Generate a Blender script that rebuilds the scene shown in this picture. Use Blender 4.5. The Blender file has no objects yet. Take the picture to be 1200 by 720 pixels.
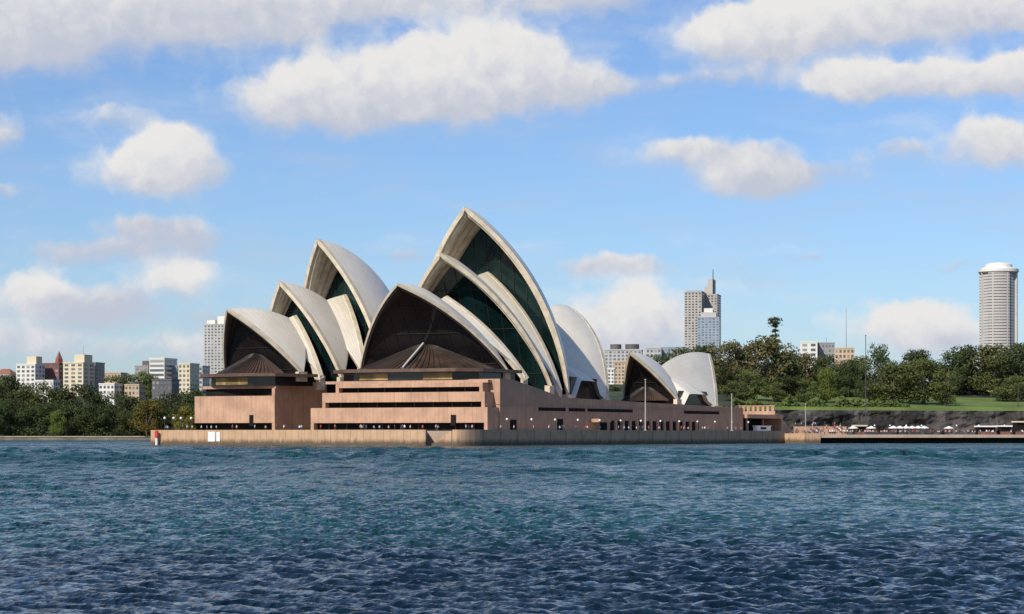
import bpy, bmesh, math, random
import numpy as np
from mathutils import Vector, Matrix, noise as mnoise

random.seed(7)
rng = np.random.default_rng(11)
R = math.radians
SC = bpy.context.scene
COL = SC.collection

# ---------------------------------------------------------------- camera
FPX, HZ, CAMH = 2450.0, 510.0, 2.8          # focal length in 1200-px units, horizon row, eye height (m)
cam = bpy.data.cameras.new('camera')
cam.sensor_width = 36.0
cam.lens = 36.0 * FPX / 1200.0
cam.shift_y = (HZ - 360.0) / 1200.0
cam.clip_start = 0.5
cam.clip_end = 30000
camo = bpy.data.objects.new('camera', cam)
camo.location = (0, 0, CAMH)
camo.rotation_euler = (R(90), 0, 0)
COL.objects.link(camo)
SC.camera = camo

# ---------------------------------------------------------------- light
SUN_H = Vector((-0.565, -0.825, 0)).normalized()
SUN_EL = R(38)
sun = bpy.data.lights.new('sun', 'SUN')
sun.energy = 4.9
sun.angle = R(0.53)
sun.color = (1.0, 0.92, 0.78)
suno = bpy.data.objects.new('sun', sun)
tosun = Vector((SUN_H.x * math.cos(SUN_EL), SUN_H.y * math.cos(SUN_EL), math.sin(SUN_EL)))
suno.rotation_euler = tosun.to_track_quat('Z', 'Y').to_euler()
suno.location = tosun * 3000
COL.objects.link(suno)
SC.view_settings.view_transform = 'Standard'
SC.view_settings.look = 'None'
SC.view_settings.exposure = 0.0
SC.view_settings.gamma = 1.0
SC.view_settings.use_curve_mapping = False

# ---------------------------------------------------------------- node helpers
class NT:
    def __init__(s, tree): s.t = tree; s.n = tree.nodes; s.l = tree.links
    def node(s, typ, **kw):
        n = s.n.new(typ)
        for k, v in kw.items(): setattr(n, k, v)
        return n
    def put(s, sock, v):
        if hasattr(v, 'is_output') or isinstance(v, bpy.types.NodeSocket): s.l.new(v, sock)
        else: sock.default_value = v
    def math(s, op, a, b=None, c=None, clamp=False):
        n = s.node('ShaderNodeMath', operation=op, use_clamp=clamp)
        s.put(n.inputs[0], a)
        if b is not None: s.put(n.inputs[1], b)
        if c is not None: s.put(n.inputs[2], c)
        return n.outputs[0]
    def vmath(s, op, a, b=None, c=None):
        n = s.node('ShaderNodeVectorMath', operation=op)
        s.put(n.inputs[0], a)
        if b is not None: s.put(n.inputs[1], b)
        if c is not None: s.put(n.inputs[2], c)
        return n.outputs['Value'] if op in ('DOT_PRODUCT', 'LENGTH') else n.outputs[0]
    def smooth(s, v, a, b, lo=0.0, hi=1.0):
        n = s.node('ShaderNodeMapRange', interpolation_type='SMOOTHSTEP')
        s.put(n.inputs[0], v); n.inputs[1].default_value = a; n.inputs[2].default_value = b
        n.inputs[3].default_value = lo; n.inputs[4].default_value = hi
        return n.outputs[0]
    def noise(s, vec, scale, detail=4, rough=0.55, w=None):
        n = s.node('ShaderNodeTexNoise')
        if vec is not None: s.l.new(vec, n.inputs['Vector'])
        n.inputs['Scale'].default_value = scale
        n.inputs['Detail'].default_value = detail
        n.inputs['Roughness'].default_value = rough
        return n
    def mix(s, f, a, b):
        n = s.node('ShaderNodeMix', data_type='RGBA')
        s.put(n.inputs[0], f)
        s.put(n.inputs[6], a if not isinstance(a, tuple) else (*a[:3], 1))
        s.put(n.inputs[7], b if not isinstance(b, tuple) else (*b[:3], 1))
        return n.outputs[2]

# ---------------------------------------------------------------- sky with clouds
world = bpy.data.worlds.new('World')
SC.world = world
world.use_nodes = True
w = NT(world.node_tree)
w.n.clear()
SKY_STRENGTH = 0.085
sky = w.node('ShaderNodeTexSky', sky_type='NISHITA')
sky.sun_disc = False
sky.sun_elevation = SUN_EL
sky.sun_rotation = math.atan2(SUN_H.x, SUN_H.y)
sky.altitude = 0
sky.air_density = 1.0
sky.dust_density = 0.6
sky.ozone_density = 2.0
tint = w.node('ShaderNodeMix', data_type='RGBA', blend_type='MULTIPLY')
tint.inputs[0].default_value = 1.0
w.l.new(sky.outputs[0], tint.inputs[6])
tint.inputs[7].default_value = (0.95, 1.15, 1.50, 1)
bg_sky = w.node('ShaderNodeBackground')
w.l.new(tint.outputs[2], bg_sky.inputs[0])
bg_sky.inputs[1].default_value = SKY_STRENGTH

tc = w.node('ShaderNodeTexCoord')
sep = w.node('ShaderNodeSeparateXYZ')
w.l.new(tc.outputs['Generated'], sep.inputs[0])
az = w.math('ARCTAN2', sep.outputs[0], sep.outputs[1])
el = w.math('ARCSINE', sep.outputs[2])
comb = w.node('ShaderNodeCombineXYZ')
w.l.new(w.math('MULTIPLY', az, 24.5), comb.inputs[0])      # hundredths of the focal length: 1 unit = 2.34 degrees
w.l.new(w.math('MULTIPLY', el, 24.5), comb.inputs[1])
P = comb.outputs[0]
warp = w.noise(P, 1.6, 5, 0.6)
wv = w.vmath('SUBTRACT', warp.outputs['Color'], (0.5, 0.5, 0.5))
PW = w.vmath('MULTIPLY_ADD', wv, (0.55, 0.30, 0.0), P)
# cloud: azimuth, elevation (x100 px right of centre / above the horizon), half width, half height, amount, whiteness
CLOUDS = [
    (-5.6, 4.75, 1.8, .50, .95, .5), (-4.0, 4.95, 1.5, .40, .8, .55), (-5.9, 4.30, .8, .25, .7, .35),
    (-1.9, 5.02, 2.2, .20, .75, .35), (-2.6, 4.75, .8, .25, .55, .3), (1.0, 5.1, 1.0, .2, .6, .2),
    (-1.0, 4.05, 1.55, .42, 1.25, .75), (-.25, 4.40, .80, .42, 1.1, .9), (-2.3, 3.85, .9, .32, .95, .6), (.75, 4.08, .6, .2, .7, .5),
    (-4.25, 3.05, .62, .30, 1.15, .95), (-4.6, 3.65, .42, .2, .55, .5), (-3.95, 3.35, .36, .26, .85, .9), (-3.7, 3.05, .5, .2, .45, .3),
    (-6.0, 3.45, .5, .26, .65, .4), (-6.0, 2.75, .32, .08, .5, .1),
    (-4.0, 2.30, 1.0, .2, .62, .0), (-4.9, 2.1, .95, .14, .5, .0), (-4.3, 2.45, .5, .1, .4, .1),
    (-5.5, 1.62, .62, .26, .8, .95), (-3.95, 1.82, .50, .22, .9, 1.1), (-4.75, 1.45, .55, .22, .7, -.5), (-5.7, 1.1, .8, .25, .5, .4), (-3.4, 1.35, .6, .2, .45, -.2), (-4.4, 1.0, 1.2, .2, .42, .6), (-3.3, 1.0, .5, .2, .35, .5),
    (3.6, 4.72, 1.3, .32, 1.15, .85), (2.75, 4.55, .70, .28, 1.0, .8), (5.0, 4.92, 1.3, .28, 1.05, .7), (6.2, 4.75, .8, .22, .8, .6),
    (4.9, 4.06, 1.2, .20, 1.1, .75), (4.0, 4.05, .5, .2, .8, .8), (6.0, 4.12, .8, .22, .8, .7), (2.2, 4.1, .9, .12, .4, .1),
    (2.0, 3.28, .50, .22, .62, .5), (2.75, 3.0, .58, .26, .70, .55), (3.4, 3.02, .80, .26, .58, .1), (2.6, 3.35, .8, .15, .35, .3), (5.6, 3.35, .72, .32, .95, .7), (4.5, 3.3, .3, .14, .5, .2),
    (1.2, 2.0, .8, .16, .6, .2), (1.4, 1.45, .68, .34, 1.0, 1.05), (1.1, 1.1, .9, .3, .6, .4), (4.6, 1.28, .72, .28, .95, 1.1), (5.1, 1.1, .7, .22, .6, .7), (3.4, 2.05, .3, .06, .5, .0), (-1.2, 2.13, .32, .1, .5, .0),
    (5.3, 1.95, .4, .08, .4, .1), (0, 1.0, 3.5, .3, .28, .5),
    (-9.5, 3.6, 1.6, .5, .9, .6), (-9, 1.6, 1.8, .4, .8, .7), (9.2, 3.2, 1.7, .5, .9, .6), (9.5, 1.5, 1.6, .4, .8, .8),
    (-5, 8.0, 3, .6, .8, .3), (5, 9.6, 3.2, .8, .7, .4),
]
D = 0.0; HS = 0.0; WS = 0.0
for (cx, cy, rx, ry, amp, wh) in CLOUDS:
    q = w.vmath('MULTIPLY_ADD', PW, (1 / rx, 1 / ry, 0), (-cx / rx, -cy / ry, 0))
    g = w.math('POWER', 0.3679, w.vmath('DOT_PRODUCT', q, q))
    D = w.math('MULTIPLY_ADD', g, amp * 1.22, D)
    hv = w.vmath('DOT_PRODUCT', q, (-0.25, 1.0, 0))
    HS = w.math('MULTIPLY_ADD', w.math('MULTIPLY', g, hv), amp, HS)
    WS = w.math('MULTIPLY_ADD', g, amp * wh, WS)
Dm = w.math('MAXIMUM', D, 0.02)
H = w.math('DIVIDE', HS, Dm)
W_ = w.math('DIVIDE', WS, Dm)
n1 = w.noise(PW, 2.3, 7, 0.52)
n2 = w.noise(PW, 4.2, 6, 0.55)
dens = w.math('MULTIPLY_ADD', w.math('SUBTRACT', n1.outputs[0], 0.5), 1.15, D)
dens = w.math('MULTIPLY_ADD', w.math('SUBTRACT', dens, 0.5), w.smooth(H, -0.2, 1.0, 0.9, 1.7), 0.5)
mask = w.smooth(dens, 0.14, 0.95)
thin = w.noise(w.vmath('MULTIPLY', P, (0.5, 1.6, 1)), 1.1, 6, 0.6)
veil = w.smooth(thin.outputs[0], 0.42, 0.80, 0.0, 0.38)
mask = w.math('MAXIMUM', mask, veil)
lit = w.math('MULTIPLY_ADD', w.math('SUBTRACT', n2.outputs[0], 0.5), 1.5, H)
lit = w.math('MULTIPLY_ADD', w.math('SUBTRACT', n1.outputs[0], 0.5), 1.2, lit)
lit = w.math('ADD', lit, w.math('MULTIPLY_ADD', W_, 1.3, -0.75))
ccol = w.mix(w.smooth(lit, -1.0, 0.75), (0.53, 0.565, 0.665), (0.82, 0.81, 0.80))
bg_cl = w.node('ShaderNodeBackground')
w.l.new(ccol, bg_cl.inputs[0])
bg_cl.inputs[1].default_value = 1.0
mixs = w.node('ShaderNodeMixShader')
w.l.new(mask, mixs.inputs[0]); w.l.new(bg_sky.outputs[0], mixs.inputs[1]); w.l.new(bg_cl.outputs[0], mixs.inputs[2])
out = w.node('ShaderNodeOutputWorld')
w.l.new(mixs.outputs[0], out.inputs[0])

# ---------------------------------------------------------------- materials
MATS = {}
def mat(name, col, rough=0.7, var=0.15, vscale=0.3, bump=0.0, bscale=2.0, metallic=0.0, spec=0.5, stripes=None, coord='Object', streak=0.0):
    """stripes = (axis, period, dark, width): fine panel joints along an axis."""
    if name in MATS: return MATS[name]
    m = bpy.data.materials.new(name); m.use_nodes = True
    t = NT(m.node_tree); b = t.n['Principled BSDF']
    tcn = t.node('ShaderNodeTexCoord'); v = tcn.outputs[coord]
    nz = t.noise(v, vscale, 5, 0.6)
    c2 = tuple(c * (1 - var) for c in col); c3 = tuple(min(1, c * (1 + var)) for c in col)
    c = t.mix(t.smooth(nz.outputs[0], 0.3, 0.7), c2, c3)
    if streak:
        sv = t.vmath('MULTIPLY', v, (1.2, 1.2, 0.06))
        sn = t.noise(sv, 1.0, 4, 0.6)
        c = t.mix(t.smooth(sn.outputs[0], 0.52, 0.75, 0, streak), c, tuple(x * 0.35 for x in col))
    if stripes:
        for (ax, per, dark, wd) in stripes:
            sp = t.node('ShaderNodeSeparateXYZ'); t.l.new(v, sp.inputs[0])
            fr = t.math('FRACT', t.math('DIVIDE', sp.outputs[ax], per))
            c = t.mix(t.math('MULTIPLY', t.math('LESS_THAN', fr, wd), dark), c, tuple(x * 0.3 for x in col))
    t.l.new(c, b.inputs['Base Color'])
    b.inputs['Roughness'].default_value = rough
    b.inputs['Metallic'].default_value = metallic
    b.inputs['Specular IOR Level'].default_value = spec
    if bump:
        bn = t.noise(v, bscale, 5, 0.6)
        bp = t.node('ShaderNodeBump'); bp.inputs['Strength'].default_value = bump
        bp.inputs['Distance'].default_value = 0.3
        t.l.new(bn.outputs[0], bp.inputs['Height']); t.l.new(bp.outputs[0], b.inputs['Normal'])
    MATS[name] = m
    return m

def shell_mat():
    m = bpy.data.materials.new('shell_tile'); m.use_nodes = True
    t = NT(m.node_tree); b = t.n['Principled BSDF']
    uv = t.node('ShaderNodeUVMap'); sp = t.node('ShaderNodeSeparateXYZ'); t.l.new(uv.outputs[0], sp.inputs[0])
    u, v = sp.outputs[0], sp.outputs[1]
    # chevron tile lids: joints along ribs, V shaped joints across
    fu = t.math('FRACT', u)
    tri = t.math('ABSOLUTE', t.math('SUBTRACT', fu, 0.5))
    fv = t.math('FRACT', t.math('ADD', t.math('MULTIPLY', v, 13.0), tri))
    j1 = t.smooth(t.math('ABSOLUTE', t.math('SUBTRACT', fu, 0.5)), 0.40, 0.5)
    j2 = t.smooth(t.math('ABSOLUTE', t.math('SUBTRACT', fv, 0.5)), 0.42, 0.5)
    j = t.math('MAXIMUM', j1, t.math('MULTIPLY', j2, 0.6))
    tcn = t.node('ShaderNodeTexCoord')
    nz = t.noise(tcn.outputs['Object'], 0.12, 6, 0.6)
    c = t.mix(t.smooth(nz.outputs[0], 0.3, 0.7), (0.76, 0.695, 0.575), (0.84, 0.78, 0.66))
    pl = t.node('ShaderNodeTexWhiteNoise', noise_dimensions='2D')
    cv = t.node('ShaderNodeCombineXYZ'); t.l.new(t.math('FLOOR', u), cv.inputs[0]); t.l.new(t.math('FLOOR', t.math('ADD', t.math('MULTIPLY', v, 13.0), tri)), cv.inputs[1])
    t.l.new(cv.outputs[0], pl.inputs[0])
    c = t.mix(t.math('MULTIPLY', pl.outputs[0], 0.10), c, (0.42, 0.39, 0.34))
    c = t.mix(t.math('MULTIPLY', j, 0.30), c, (0.33, 0.29, 0.24))
    t.l.new(c, b.inputs['Base Color'])
    b.inputs['Roughness'].default_value = 0.38
    bp = t.node('ShaderNodeBump'); bp.inputs['Strength'].default_value = 0.15; bp.inputs['Distance'].default_value = 0.2
    t.l.new(t.math('SUBTRACT', 1.0, j), bp.inputs['Height']); t.l.new(bp.outputs[0], b.inputs['Normal'])
    return m

M_TILE = shell_mat()
M_RIB = mat('rib_concrete', (0.58, 0.50, 0.38), 0.75, 0.18, 0.35, bump=0.2)
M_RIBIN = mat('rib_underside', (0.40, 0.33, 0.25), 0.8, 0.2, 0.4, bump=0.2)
M_SOFFIT = mat('shaded_soffit', (0.028, 0.022, 0.02), 0.6, 0.3, 0.4)  # shadow inside the front shell mouths put into the underside colour
M_GRAN = mat('pink_granite', (0.43, 0.262, 0.172), 0.75, 0.12, 0.2, stripes=[(0, 1.25, 0.28, 0.10), (1, 1.25, 0.28, 0.10)], streak=0.25)
M_GRAN2 = mat('pink_granite_plain', (0.44, 0.268, 0.178), 0.75, 0.16, 0.25, stripes=[(0, 1.15, 0.22, 0.14)], streak=0.32)
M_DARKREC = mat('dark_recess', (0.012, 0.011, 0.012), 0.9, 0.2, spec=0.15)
M_BRONZE = mat('bronze', (0.14, 0.085, 0.06), 0.45, 0.2, 0.6, metallic=0.35)
M_MULL = mat('bronze_mullion', (0.035, 0.03, 0.028), 0.5, 0.2, 0.6, metallic=0.3)
M_POLE = mat('pole_metal', (0.42, 0.40, 0.38), 0.5, 0.1)
M_DPOLE = mat('dark_pole_metal', (0.05, 0.05, 0.055), 0.5, 0.1)
M_GLOBE = mat('white_globe', (0.85, 0.85, 0.83), 0.3, 0.02)
M_WHITE = mat('white_paint', (0.78, 0.77, 0.74), 0.5, 0.05)
M_RED = mat('red_paint', (0.55, 0.06, 0.04), 0.5, 0.1)
M_DECK = mat('deck_paving', (0.36, 0.27, 0.21), 0.85, 0.15, 0.2)
M_TRUNK = mat('bark', (0.10, 0.075, 0.055), 0.9, 0.3, 0.8, bump=0.4)

def glass(name, col, rough=0.12, spec=0.5):
    return mat(name, col, rough, 0.5, 0.12, spec=spec)
M_GLASSG = glass('green_glass', (0.005, 0.017, 0.017), 0.10, 0.35)
M_GLASSB = glass('bronze_glass', (0.015, 0.013, 0.014), 0.12, 0.4)
M_SKIRT = glass('skirt_glass', (0.060, 0.038, 0.030), 0.22, 0.4)
M_AMBER = mat('lit_foyer_panel', (0.26, 0.17, 0.06), 0.6, 0.6, 0.12)

# ---------------------------------------------------------------- mesh helpers
class MB:
    def __init__(s): s.v = []; s.f = []; s.m = []; s.uv = None
    def add(s, vs, fs, mi=0):
        o = len(s.v); s.v += [tuple(p) for p in vs]
        for f in fs: s.f.append(tuple(o + i for i in f)); s.m.append(mi)
        return s
    def box(s, fr, x0, x1, y0, y1, z0, z1, mi=0):
        p = [fr(x, y, z) for z in (z0, z1) for (x, y) in ((x0, y0), (x1, y0), (x1, y1), (x0, y1))]
        return s.add(p, [(3, 2, 1, 0), (4, 5, 6, 7), (0, 1, 5, 4), (1, 2, 6, 5), (2, 3, 7, 6), (3, 0, 4, 7)], mi)
    def prism(s, poly, z0, z1, mi=0):
        n = len(poly)
        zt = z1 if isinstance(z1, (list, tuple)) else [z1] * n
        zb = z0 if isinstance(z0, (list, tuple)) else [z0] * n
        p = [(a, b, zb[i]) for i, (a, b) in enumerate(poly)] + [(a, b, zt[i]) for i, (a, b) in enumerate(poly)]
        fs = [tuple(reversed(range(n))), tuple(range(n, 2 * n))] + [(i, (i + 1) % n, n + (i + 1) % n, n + i) for i in range(n)]
        return s.add(p, fs, mi)
    def tube(s, pts, r, n=6, mi=0, caps=True):
        pts = [Vector(p) for p in pts]; rs = r if isinstance(r, (list, tuple)) else [r] * len(pts)
        ring = []
        for i, p in enumerate(pts):
            d = (pts[min(i + 1, len(pts) - 1)] - pts[max(i - 1, 0)]).normalized()
            a = Vector((0, 0, 1)) if abs(d.z) < 0.9 else Vector((1, 0, 0))
            e1 = d.cross(a).normalized(); e2 = d.cross(e1)
            ring.append([p + rs[i] * (math.cos(k * 2 * math.pi / n) * e1 + math.sin(k * 2 * math.pi / n) * e2) for k in range(n)])
        vs = [q for rr in ring for q in rr]; fs = []
        for i in range(len(pts) - 1):
            for k in range(n): fs.append((i * n + k, i * n + (k + 1) % n, (i + 1) * n + (k + 1) % n, (i + 1) * n + k))
        if caps: fs += [tuple(reversed(range(n))), tuple(range((len(pts) - 1) * n, len(pts) * n))]
        return s.add(vs, fs, mi)
    def lathe(s, prof, c=(0, 0, 0), n=12, mi=0):
        vs = []; fs = []
        for (r, z) in prof:
            for k in range(n): vs.append((c[0] + r * math.cos(2 * math.pi * k / n), c[1] + r * math.sin(2 * math.pi * k / n), c[2] + z))
        for i in range(len(prof) - 1):
            for k in range(n): fs.append((i * n + k, i * n + (k + 1) % n, (i + 1) * n + (k + 1) % n, (i + 1) * n + k))
        fs += [tuple(reversed(range(n))), tuple(range((len(prof) - 1) * n, len(prof) * n))]
        return s.add(vs, fs, mi)
    def build(s, name, mats, parent=None, smooth=False, loc=None):
        """vertices are given in world space; the object is placed at its parent's origin (or loc)."""
        base = Vector((0, 0, 0))
        if parent is not None: base = WORLDLOC[parent.name]
        elif loc is not None: base = Vector(loc)
        me = bpy.data.meshes.new(name)
        me.from_pydata([tuple(Vector(p) - base) for p in s.v], [], s.f)
        for m_ in (mats if isinstance(mats, (list, tuple)) else [mats]): me.materials.append(m_)
        me.polygons.foreach_set('material_index', s.m)
        if smooth: me.polygons.foreach_set('use_smooth', [True] * len(me.polygons))
        if s.uv:
            l = me.uv_layers.new(name='UVMap')
            for lp in me.loops: l.data[lp.index].uv = s.uv[lp.vertex_index]
        me.update()
        o = bpy.data.objects.new(name, me); COL.objects.link(o)
        if parent is not None: o.parent = parent
        else: o.location = base
        WORLDLOC[o.name] = base
        return o
WORLDLOC = {}

def tag(o, label=None, cat=None, group=None, kind=None):
    if label: o['label'] = label
    if cat: o['category'] = cat
    if group: o['group'] = group
    if kind: o['kind'] = kind
    return o
def empty(name, loc):
    o = bpy.data.objects.new(name, None); o.empty_display_size = 1
    o.location = loc; COL.objects.link(o); WORLDLOC[o.name] = Vector(loc)
    return o
KIDS = {}
def copy_tree(o, parent=None):
    c = o.copy(); COL.objects.link(c)
    if parent is not None: c.parent = parent
    WORLDLOC[c.name] = Vector((0, 0, 0))
    for ch in list(o.children): copy_tree(ch, c)
    return c

def frame(ox, oy, deg):
    """local x = to the right along a facade, local y = away from the harbour."""
    c, s_ = math.cos(R(deg)), math.sin(R(deg))
    def f(x, y, z=0.0): return Vector((ox + c * x + s_ * y, oy - s_ * x + c * y, z))
    return f
WF = lambda x, y, z=0.0: Vector((x, y, z))
def at(px, Y, py=None):
    X = (px - 600) / FPX * Y
    return (X, Y) if py is None else (X, Y, CAMH + (HZ - py) / FPX * Y)
def zat(py, Y): return CAMH + (HZ - py) / FPX * Y

# ================================================================= WATER
def water():
    rmin, rmax = 9.0, 9000.0
    rs = [rmin]
    while rs[-1] < 700: rs.append(rs[-1] + (0.4 if rs[-1] < 24 else 0.0020 * rs[-1] if rs[-1] < 150 else 0.0030 * rs[-1]))
    while rs[-1] < rmax: rs.append(rs[-1] * 1.08)
    fine = np.linspace(R(-17.5), R(17.5), 860)
    side = np.concatenate([np.linspace(R(-88), R(-17.5), 40)[:-1]])
    ang = np.concatenate([side, fine, -side[::-1]])
    rr = np.array(rs)
    A_, R_ = np.meshgrid(ang, rr)
    X = R_ * np.sin(A_); Y = R_ * np.cos(A_)
    Z = np.zeros_like(X)
    dx = np.clip(0.0020 + (R_ - 130) / 40 * 0.001, 0.0020, 0.0030) * R_
    infan = (np.abs(A_) < R(19)).astype(float)
    main = R(250)                                   # wind blowing across the harbour towards the camera
    gust = np.zeros_like(X)
    for k in range(7):
        a = rng.uniform(0, 2 * math.pi); L = rng.uniform(22, 70)
        gust += np.sin(2 * math.pi * (X * math.cos(a) + 0.5 * Y * math.sin(a)) / L + rng.uniform(0, 6.28))
    gust = 0.85 + 0.13 * gust
    NC = 130
    for k in range(NC):
        L = 0.13 * (1.25 / 0.13) ** (k / (NC - 1.0))
        amp = 0.0098 * L * rng.uniform(0.5, 1.3) * (1.0 if L < 1.2 else 0.75)
        a = main + rng.normal(0, 0.50)
        kx, ky = math.cos(a), math.sin(a)
        ph = 2 * math.pi * (X * kx + Y * ky) / L + rng.uniform(0, 6.28) + 0.9 * np.sin((X * ky - Y * kx) / (L * 1.7) + k)
        att = np.clip((L / dx - 1.6) / 2.0, 0, 1)
        Z += amp * att * gust * np.sin(ph)
    # swell too fine for the far rows is replaced there by longer, lower chop
    for k in range(36):
        L = 1.5 * (9.0 / 1.5) ** (k / 35.0)
        a = main + rng.normal(0, 0.45)
        ph = 2 * math.pi * (X * math.cos(a) + Y * math.sin(a)) / L + rng.uniform(0, 6.28) + 0.8 * np.sin(X / (L * 1.9) + k)
        Z += 0.0034 * L * np.clip((L / dx - 1.6) / 2.0, 0, 1) * gust * np.sin(ph) * (np.clip((R_ - 40) / 80, 0.15, 1) + 2.4 * np.clip((R_ - 110) / 140, 0, 1)) * (1.0 if L < 5.5 else np.clip((R_ - 110) / 80, 0, 1))
    Z *= infan * (1 - np.clip((R_ - 360) / 140, 0, 0.72))
    ny, nx = X.shape
    verts = np.stack([X, Y, Z], -1).reshape(-1, 3)
    idx = np.arange(nx * ny).reshape(ny, nx)
    q = np.stack([idx[:-1, :-1], idx[:-1, 1:], idx[1:, 1:], idx[1:, :-1]], -1).reshape(-1, 4)
    me = bpy.data.meshes.new('water')
    me.vertices.add(len(verts)); me.vertices.foreach_set('co', verts.astype(np.float32).ravel())
    me.loops.add(q.size); me.loops.foreach_set('vertex_index', q.astype(np.int32).ravel())
    me.polygons.add(len(q)); me.polygons.foreach_set('loop_start', (np.arange(len(q)) * 4).astype(np.int32))
    me.polygons.foreach_set('loop_total', np.full(len(q), 4, np.int32))
    me.polygons.foreach_set('use_smooth', np.ones(len(q), bool))
    me.update(calc_edges=True)
    m = bpy.data.materials.new('harbour_water'); m.use_nodes = True
    t = NT(m.node_tree); b = t.n['Principled BSDF']
    g = t.node('ShaderNodeNewGeometry')
    pos = g.outputs['Position']
    big = t.noise(t.vmath('MULTIPLY', pos, (0.02, 0.035, 0)), 1.0, 4, 0.6)
    c = t.mix(t.smooth(big.outputs[0], 0.35, 0.65), (0.006, 0.046, 0.055), (0.010, 0.070, 0.070))
    t.l.new(c, b.inputs['Base Color'])
    b.inputs["IOR"].default_value = 1.333
    r1 = t.noise(pos, 5.0, 5, 0.62)
    r2 = t.noise(t.vmath('MULTIPLY', pos, (0.9, 1.4, 0)), 1.0, 4, 0.6)
    r3 = t.noise(t.vmath('MULTIPLY', pos, (0.55, 0.09, 0)), 1.0, 4, 0.6)
    h = t.math('MULTIPLY_ADD', r2.outputs[0], 2.2, r1.outputs[0])
    h = t.math('MULTIPLY_ADD', r3.outputs[0], 26.0, h)
    r4 = t.noise(t.vmath('MULTIPLY', pos, (0.16, 0.03, 0)), 1.0, 3, 0.6)
    h = t.math('MULTIPLY_ADD', r4.outputs[0], 34.0, h)
    bp = t.node('ShaderNodeBump'); bp.inputs['Strength'].default_value = 0.7; bp.inputs['Distance'].default_value = 0.16
    sp_ = t.node('ShaderNodeSeparateXYZ'); t.l.new(pos, sp_.inputs[0])
    # wind rougher open water out in the harbour, smoother in the lee close by
    ro = t.smooth(sp_.outputs[1], 60.0, 260.0, 0.06, 0.25)
    lane = t.noise(t.vmath('MULTIPLY', pos, (0.30, 0.022, 0)), 1.0, 4, 0.65)
    lane2 = t.noise(t.vmath('MULTIPLY', pos, (0.03, 0.012, 0)), 1.0, 3, 0.6)
    la = t.math('MULTIPLY', t.math('ADD', t.math('SUBTRACT', lane.outputs[0], 0.5), t.math('SUBTRACT', lane2.outputs[0], 0.5)), t.smooth(sp_.outputs[1], 90.0, 220.0, 0.0, 0.75))
    ro = t.math('MAXIMUM', t.math('ADD', ro, la), 0.05)
    wl = t.noise(t.vmath('MULTIPLY', pos, (0.006, 0.0, 0)), 1.0, 3, 0.5)
    yy = t.math('MULTIPLY_ADD', wl.outputs[0], -40.0, t.math('MULTIPLY_ADD', sp_.outputs[0], 0.06, sp_.outputs[1]))
    band = t.math('SUBTRACT', t.smooth(yy, 286.0, 298.0), t.smooth(yy, 308.0, 322.0))     # slick left by a passing boat
    t.l.new(t.math('MULTIPLY_ADD', band, -0.10, ro), b.inputs['Roughness'])
    t.l.new(t.math('MULTIPLY_ADD', band, -0.5, 0.9), bp.inputs['Strength'])
    t.l.new(h, bp.inputs['Height']); t.l.new(bp.outputs[0], b.inputs['Normal'])
    me.materials.append(m)
    o = bpy.data.objects.new('water', me); COL.objects.link(o)
    tag(o, 'choppy blue green harbour water with dark near waves', 'water', kind='structure')
water()

# ================================================================= TERRAIN
def yshore(x):
    t = min(1, max(0, (x + 150) / 120.0)); t = t * t * (3 - 2 * t)
    return 1090 + (800 - 1090) * t
def ground_h(x, y):
    d = y - yshore(x) - (max(0, x - 95) * 0.30 if x > 95 else 0) * 0
    cl = cliff_y(x) if x > -30 else None
    if cl is not None: d = y - cl - 3
    if d < 0: return -6.0
    t = min(1, max(0, (x + 150) / 120.0))
    left = min(2.2, d * 0.5) + min(1, max(0, (d - 25) / 600)) * 42
    right = min(13.6, d * 4 - 2) + min(1, max(0, (d - 2) / 120)) * 8 + min(1, max(0, (d - 150) / 800)) * 28
    z = left * (1 - t) + right * t
    return z + 0.8 * math.sin(x * 0.021) * math.sin(y * 0.017) * min(1, d / 60)
CLIFF = [(-40, 790), (60, 782), (95, 786), (130, 800), (175, 812), (230, 822), (300, 830), (420, 850), (900, 900)]
def cliff_y(x):
    for (a, b), (c, d) in zip(CLIFF[:-1], CLIFF[1:]):
        if a <= x <= c: return b + (d - b) * (x - a) / (c - a)
    return CLIFF[0][1] if x < CLIFF[0][0] else CLIFF[-1][1]
def terrain():
    xs = list(np.arange(-700, 701, 6.0)); xs = [-5000, -2500, -1200] + xs + [1200, 2500, 5000]
    ys = list(np.arange(760, 1200, 5.0)) + list(np.arange(1200, 2000, 25.0)) + [2300, 3000, 5000, 8500]
    mb = MB(); nx = len(xs)
    for y in ys:
        for x in xs: mb.v.append((x, y, ground_h(x, y)))
    for j in range(len(ys) - 1):
        for i in range(nx - 1):
            mb.f.append((j * nx + i, j * nx + i + 1, (j + 1) * nx + i + 1, (j + 1) * nx + i)); mb.m.append(0 if (xs[i] > 90 and ys[j] < 905) else 1)
    g = mat('lawn_grass', (0.105, 0.155, 0.028), 0.95, 0.30, 0.05, bump=0.5, bscale=1.5)
    g2 = mat('woodland_floor', (0.030, 0.042, 0.016), 0.95, 0.45, 0.03, bump=0.7, bscale=0.5)
    o = mb.build('ground', [g, g2], smooth=True)
    tag(o, 'green lawn and parkland rising behind the harbour shore', 'ground', kind='structure')
terrain()

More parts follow.
